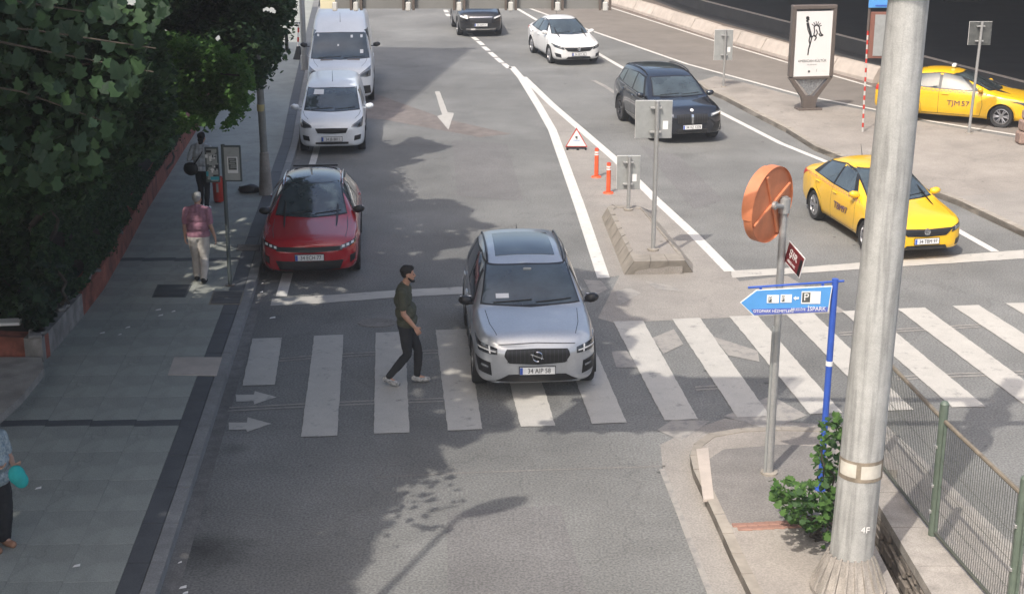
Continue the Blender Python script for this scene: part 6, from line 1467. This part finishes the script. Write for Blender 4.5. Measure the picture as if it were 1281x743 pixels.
def limb(mb, a, b, r0, r1, sag=.0, n=6, rnd=random):
    P = []; a = Vector(a); b = Vector(b)
    for i in range(n + 1):
        t = i / n; p = a.lerp(b, t) + Vector((rnd.uniform(-.12, .12), rnd.uniform(-.12, .12), sin(pi * t) * sag)) * (1 if 0 < i < n else 0); P.append(p)
    mb.path(P, [lerp(r0, r1, i / n) for i in range(n + 1)], 9); return P
for k, (c, _) in enumerate(trees_def):
    t = thing('plane_tree', labels[k], 'tree', (*c, .12))
    o_ = np.array([c[0], c[1], .12]); mine = pts[own == k] - o_
    V, F = leaf_cloud(mine, .34, .9, rs=rs)
    cr = link('crown', leaf_mesh('crown', V, F, M['leaf_big']), t); cr['kind'] = 'stuff'
    tb = MB(); P = limb(tb, (0, 0, -.1), (.5, 0, 5.6), .34, .25); tb.build('trunk', M['bark'], t, True)
    rr = random.Random(k)
    if len(mine):
        for i in range(9):
            tgt = mine[rr.randrange(len(mine))]; lb_ = MB(); tg = Vector(tgt); mid = Vector((.5, 0, 5.5)).lerp(tg, .5) + Vector((0, 0, .8))
            # skip boughs that would cross the picture outside the foliage
            ok = True
            for u in (.3, .5, .7, .9):
                q = (Vector((.5, 0, 5.6)).lerp(tg, u)) + Vector(o_)
                if blocked_view(q.x, q.y, q.z + .3, FOL): ok = False
            if not ok: continue
            pp = limb(lb_, (.5, 0, 5.5), mid, .14, .09, rnd=rr); limb(lb_, pp[-1], tg, .09, .03, rnd=rr); lb_.build('bough', M['bark'], t, True)
# --- visible foliage: near hanging boughs with large leaves (top left)
def leaf_big_mesh(m_):
    out = [(0, -.5), (.22, -.42), (.50, -.30), (.36, -.08), (.52, .14), (.26, .18), (.20, .36), (0, .58), (-.20, .36), (-.26, .18), (-.52, .14), (-.36, -.08), (-.50, -.30), (-.22, -.42)]
    mb = MB(); vs = [(0, -.05, .0)] + [(x, y, .10 * abs(x) - .25 * (y * y) * .5) for x, y in out]; n = len(out)
    mb.add(vs, [(0, 1 + i, 1 + (i + 1) % n) for i in range(n)]); return mb.mesh('leaf', m_, norm=False)
NEAR = [(-60, -60), (215, -60), (210, 10), (185, 45), (190, 90), (165, 120), (150, 165), (125, 215), (75, 230), (40, 250), (-60, 260)]
nt_ = thing('broadleaf_tree', 'broad leaved tree with large leaves in shade-dark green hanging into the top left corner', 'tree', (-8.4, 12.2, .12))
to = Vector((-8.4, 12.2, .12))
tb = MB(); limb(tb, (0, 0, -.1), (.2, .4, 8.4), .16, .09); tb.build('trunk', M['bark'], nt_, True)
lmesh = [leaf_big_mesh(M['leaf_big']), leaf_big_mesh(M['leaf_bright']), leaf_big_mesh(M['leaf_dark'])]
rr = random.Random(21); placed = 0; tries = 0; bough_pts = []
while placed < 296 and tries < 60000:
    tries += 1; px, py = rr.uniform(-10, 212), rr.uniform(-8, 250); 
    if not inpoly((px, py), NEAR): continue
    nz = noise.noise(Vector((px / 45, py / 45, 3)));
    if nz < -.22: continue
    D = 12.3 + 2.2 * rr.random() + .8 * noise.noise(Vector((px / 60, py / 60, 9))); ang = PITCH + math.atan((py - 371.5) / FPX); Z = CAM_H - D * tan(ang); X = Xat(px, D, Z)
    s = rr.uniform(.10, .165) * (1.0 if rr.random() < .7 else .75)
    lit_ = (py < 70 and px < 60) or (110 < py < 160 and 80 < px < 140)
    me = lmesh[1] if rr.random() < (.15 if lit_ else .0) else lmesh[0] if rr.random() < .8 else lmesh[2]  # brighter leaf colour painted in where the bough looks sunlit
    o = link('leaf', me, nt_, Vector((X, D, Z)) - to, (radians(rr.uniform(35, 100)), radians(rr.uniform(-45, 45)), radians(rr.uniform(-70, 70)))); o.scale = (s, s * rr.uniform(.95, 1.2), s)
    bough_pts.append((X, D, Z)); placed += 1
P = []
while len(P) < 15000:
    px, py = rs.uniform(-20, 206), rs.uniform(-30, 240)
    if not inpoly((px, py), NEAR) or noise.noise(Vector((px / 30, py / 30, 5))) < -.12: continue
    D = rs.uniform(13.6, 17.5); ang = PITCH + math.atan((py - 371.5) / FPX); Z = CAM_H - D * tan(ang); P.append((Xat(px, D, Z) - to.x, D - to.y, Z - to.z))
V, F = leaf_cloud(np.array(P), .125, .5, rs=rs); o = link('crown', leaf_mesh('crown', V, F, M['leaf_dark']), nt_); o['kind'] = 'stuff'
for i in range(9):
    q = Vector(bough_pts[rr.randrange(len(bough_pts))]) - to; mb = MB(); limb(mb, (.2, .4, rr.uniform(6, 8)), q + Vector((0, .7, .05)), .022, .006, .3, rnd=rr); mb.build('bough', M['bark'], nt_, True)
# --- mid distance finer tree over the pavement
MIDP = [(150, -60), (372, -60), (364, 6), (350, 36), (349, 62), (338, 84), (322, 100), (317, 120), (300, 136), (294, 150), (262, 154), (244, 150), (234, 160), (214, 166), (190, 165), (150, 150)]
def vol_tree(name, label, base, outline, D0, D1, n, size, mt, seed, hole=-.16, sc=26., trunk_r=.14, fr=6.0, top=6.5, lean=(0, 0)):
    t = thing(name, label, 'tree', (*base, .12)); to = Vector((*base, .12)); r = np.random.RandomState(seed); P = []
    x0 = min(p[0] for p in outline); x1 = max(p[0] for p in outline); y0 = min(p[1] for p in outline); y1 = max(p[1] for p in outline)
    while len(P) < n:
        px, py = r.uniform(x0, x1), r.uniform(y0, y1)
        if not inpoly((px + r.normal() * fr + 7 * noise.noise(Vector((px / 9, py / 9, seed))), py + r.normal() * fr), outline) or noise.noise(Vector((px / sc, py / sc, seed))) < hole: continue
        b_ = noise.noise(Vector((px / (sc * 1.6), py / (sc * 1.6), seed + 7.3))); D = lerp(D0, D1, r.rand() ** 1.3) - b_ * (D1 - D0) * .35
        ang = PITCH + math.atan((py - 371.5) / FPX); Z = CAM_H - D * tan(ang); P.append((Xat(px, D, Z) - to.x, D - to.y, Z - to.z))
    P = np.array(P); V, F = leaf_cloud(P, size, .55, rs=r); o = link('crown', leaf_mesh('crown', V, F, mt), t); o['kind'] = 'stuff'
    mb = MB(); limb(mb, (0, 0, -.1), (lean[0], lean[1], top), trunk_r, trunk_r * .5, rnd=random.Random(seed)); mb.build('trunk', M['bark'], t, True)
    rr = random.Random(seed)
    for i in range(12):
        q = Vector(P[rr.randrange(len(P))]); mb = MB(); limb(mb, Vector((lean[0], lean[1], top)) * rr.uniform(.45, .95), q, trunk_r * .35, .012, .2, rnd=rr); mb.build('bough', M['bark'], t, True)
    return t
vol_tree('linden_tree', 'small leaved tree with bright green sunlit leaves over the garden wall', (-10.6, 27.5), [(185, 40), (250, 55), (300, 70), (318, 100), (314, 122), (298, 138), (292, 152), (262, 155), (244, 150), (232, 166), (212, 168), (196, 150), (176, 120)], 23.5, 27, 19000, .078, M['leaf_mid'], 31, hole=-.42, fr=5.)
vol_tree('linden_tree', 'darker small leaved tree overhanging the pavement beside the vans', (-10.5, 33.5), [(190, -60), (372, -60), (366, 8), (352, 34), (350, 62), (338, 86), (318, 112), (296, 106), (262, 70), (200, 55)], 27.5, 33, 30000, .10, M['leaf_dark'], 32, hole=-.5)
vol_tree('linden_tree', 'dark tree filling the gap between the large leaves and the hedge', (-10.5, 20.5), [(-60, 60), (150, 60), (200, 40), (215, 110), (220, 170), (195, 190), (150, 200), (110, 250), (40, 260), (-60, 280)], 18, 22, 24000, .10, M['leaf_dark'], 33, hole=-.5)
# --- hedge and shrubs behind the wall, one thing each
def shrub(name, label, outline, Dfun, n, size, mt, seed, hole=-.3, sc=22., depth=1.4, cat='shrub', stems=2):
    r = np.random.RandomState(seed); P = []
    x0 = min(p[0] for p in outline); x1 = max(p[0] for p in outline); y0 = min(p[1] for p in outline); y1 = max(p[1] for p in outline)
    while len(P) < n:
        px, py = r.uniform(x0, x1), r.uniform(y0, y1)
        if not inpoly((px + r.normal() * 2.5, py + r.normal() * 2.5), outline) or noise.noise(Vector((px / sc, py / sc, seed))) < hole: continue
        D = Dfun(px, py) + depth * (r.rand() ** 1.5) - .5 * noise.noise(Vector((px / 30, py / 30, seed + 3.)))
        ang = PITCH + math.atan((py - 371.5) / FPX); Z = CAM_H - D * tan(ang)
        if Z < .38: continue
        P.append((Xat(px, D, Z), D, Z))
    P = np.array(P); c = P.mean(0); to = Vector((c[0], c[1], .36)); t = thing(name, label, cat, to)
    V, F = leaf_cloud(P - np.array(to), size, .4, rs=r); o = link('foliage', leaf_mesh('foliage', V, F, mt), t); o['kind'] = 'stuff'
    rr = random.Random(seed)
    for i in range(stems):
        q = Vector(P[rr.randrange(len(P))]) - to; mb = MB(); limb(mb, (q.x * .5, q.y * .5 + .2, 0), q, .03, .01, rnd=rr); mb.build('stem', M['bark'], t, True)
    return t
def WD(px, py):  # depth of the wall line at this column, pushed back with height above it
    base_y = interp([(0, 452), (55, 452), (80, 425), (105, 395), (130, 362), (160, 310), (185, 262), (205, 230), (228, 192), (245, 165), (262, 135)], px)
    return G(px, base_y, .13)[1] + .35
shrub('hedge', 'dense clipped evergreen hedge bulging over the terracotta wall, upper part', [(235, 150), (232, 178), (210, 205), (186, 236), (150, 250), (120, 215), (150, 165), (190, 150)], WD, 14000, .075, M['leaf_dark'], 41, cat='hedge')
shrub('hedge', 'dense evergreen hedge over the middle of the terracotta wall', [(190, 226), (178, 258), (160, 285), (148, 312), (120, 330), (90, 320), (70, 240), (120, 190), (160, 200)], WD, 18000, .065, M['leaf_dark'], 42, cat='hedge')
shrub('hedge', 'evergreen hedge with mixed twigs above the lower end of the wall', [(150, 300), (138, 326), (118, 352), (96, 372), (70, 378), (40, 330), (40, 260), (80, 230), (120, 250)], WD, 11000, .07, M['leaf_dark'], 43, hole=-.1, cat='hedge')
shrub('shrub', 'low broad leaved shrub above the rendered end of the wall', [(95, 340), (86, 372), (74, 395), (60, 415), (30, 410), (25, 350), (55, 315)], WD, 900, .15, M['leaf_big'], 44, hole=-.2)
shrub('shrub', 'dark shrub behind the front face of the terracotta wall', [(60, 330), (50, 405), (-20, 410), (-20, 280), (30, 270)], lambda x, y: 23.0, 2600, .16, M['leaf_dark'], 45, hole=-.2)
shrub('shrub', 'shaded bush at the left edge below the large leaves', [(60, 230), (60, 340), (-20, 350), (-20, 200), (40, 210)], lambda x, y: 24.0, 3000, .2, M['leaf_dark'], 46, hole=-.2)
t = thing('slender_tree', 'two thin bare stems rising through the shrubs at the left', 'tree', (*G(42, 395, .36), .36)); 
for a, b, r_ in (((40, 330), (52, 232), .05), ((62, 300), (70, 225), .035), ((68, 380), (58, 330), .03)):
    D = 22.6; pA = Vector((Xat(a[0], D, 2), D, Zat(a[1], D))) - t.location; pB = Vector((Xat(b[0], D, 3), D, Zat(b[1], D))) - t.location; mb = MB(); limb(mb, pA, pB, r_, r_ * .8); mb.build('trunk', M['bark'], t, True)
# white slat behind the shrub
o = MB().box((0, 0, 0), (.42, .25, .05), .1, .01).build('white_slab', M['white'], loc=(*G(10, 403, .55), .55)); tag(o, 'small white slab lying on the soil at the far left', 'slab')
# --- corner shrub climbing by the blue post
def corner(name, label, outline, D0, D1, n, size, seed):
    r = np.random.RandomState(seed); P = []
    while len(P) < n:
        px, py = r.uniform(960, 1060), r.uniform(505, 690)
        if not inpoly((px + r.normal() * 1.5, py + r.normal() * 1.5), outline) or noise.noise(Vector((px / 9, py / 9, seed))) < -.28: continue
        D = D0 + (D1 - D0) * r.rand(); ang = PITCH + math.atan((py - 371.5) / FPX); Z = CAM_H - D * tan(ang)
        if Z < .14: continue
        P.append((Xat(px, D, Z), D, Z))
    P = np.array(P); to = Vector((P[:, 0].mean(), P[:, 1].mean(), .12)); t = thing(name, label, 'shrub', to); rr = random.Random(seed)
    for p in P[:290]:
        s = rr.uniform(.065, .12) * size; o = link('leaf', lmesh[3 if rr.random() < .7 else 4], t, Vector(p) - to, (radians(rr.uniform(5, 60)), radians(rr.uniform(-35, 35)), radians(rr.uniform(-180, 180)))); o.scale = (s, s * 1.1, s)
    if n > 290:
        V, F = leaf_cloud(P[290:] + np.array([0, .06, -.02]) - np.array(to), .09 * size, .5, rs=r); o = link('foliage', leaf_mesh('foliage', V, F, M['leaf_mid']), t); o['kind'] = 'stuff'
    for i in range(9):
        q = Vector(P[rr.randrange(len(P))]) - to; mb = MB(); limb(mb, (.25, .1, 0), q, .014, .006, rnd=rr); mb.build('stem', M['bark'], t, True)
m_cs = leafmat('leaf_corner', (.045, .10, .022, 1), (.10, .19, .05, 1), trans=.3)
lmesh += [leaf_big_mesh(m_cs), leaf_big_mesh(M['leaf_bright'])]
corner('fig_shrub', 'bushy green lobed shrub at the foot of the big pole, spreading left', [(968, 602), (990, 598), (1003, 606), (1015, 600), (1022, 615), (1048, 618), (1042, 660), (1036, 684), (1030, 684), (1032, 664), (1012, 664), (985, 648), (978, 638), (966, 622)], 14.9, 16.1, 480, .85, 51)
corner('fig_shrub', 'upright leafy shrub climbing between the blue post and the big pole', [(1040, 520), (1054, 512), (1056, 620), (1030, 622), (1014, 618), (1018, 602), (1022, 590), (1012, 570), (1022, 556), (1028, 540), (1022, 530)], 15.2, 16.2, 290, .8, 52)

# ================================================================= thin haze volume added to lift the darkest shade
hm = bpy.data.materials.new('fill_haze_air'); hm.use_nodes = True; hn = hm.node_tree.nodes
for n in list(hn): hn.remove(n)
pv = hn.new('ShaderNodeVolumePrincipled'); pv.inputs['Color'].default_value = (.88, .91, .95, 1); pv.inputs['Density'].default_value = 0.0014; pv.inputs['Anisotropy'].default_value = .2
ho = hn.new('ShaderNodeOutputMaterial'); hm.node_tree.links.new(pv.outputs[0], ho.inputs['Volume'])
hz = MB().box((0, 220, 13), (640, 600, 31)).build('fill_haze', hm); hz['kind'] = 'stuff'
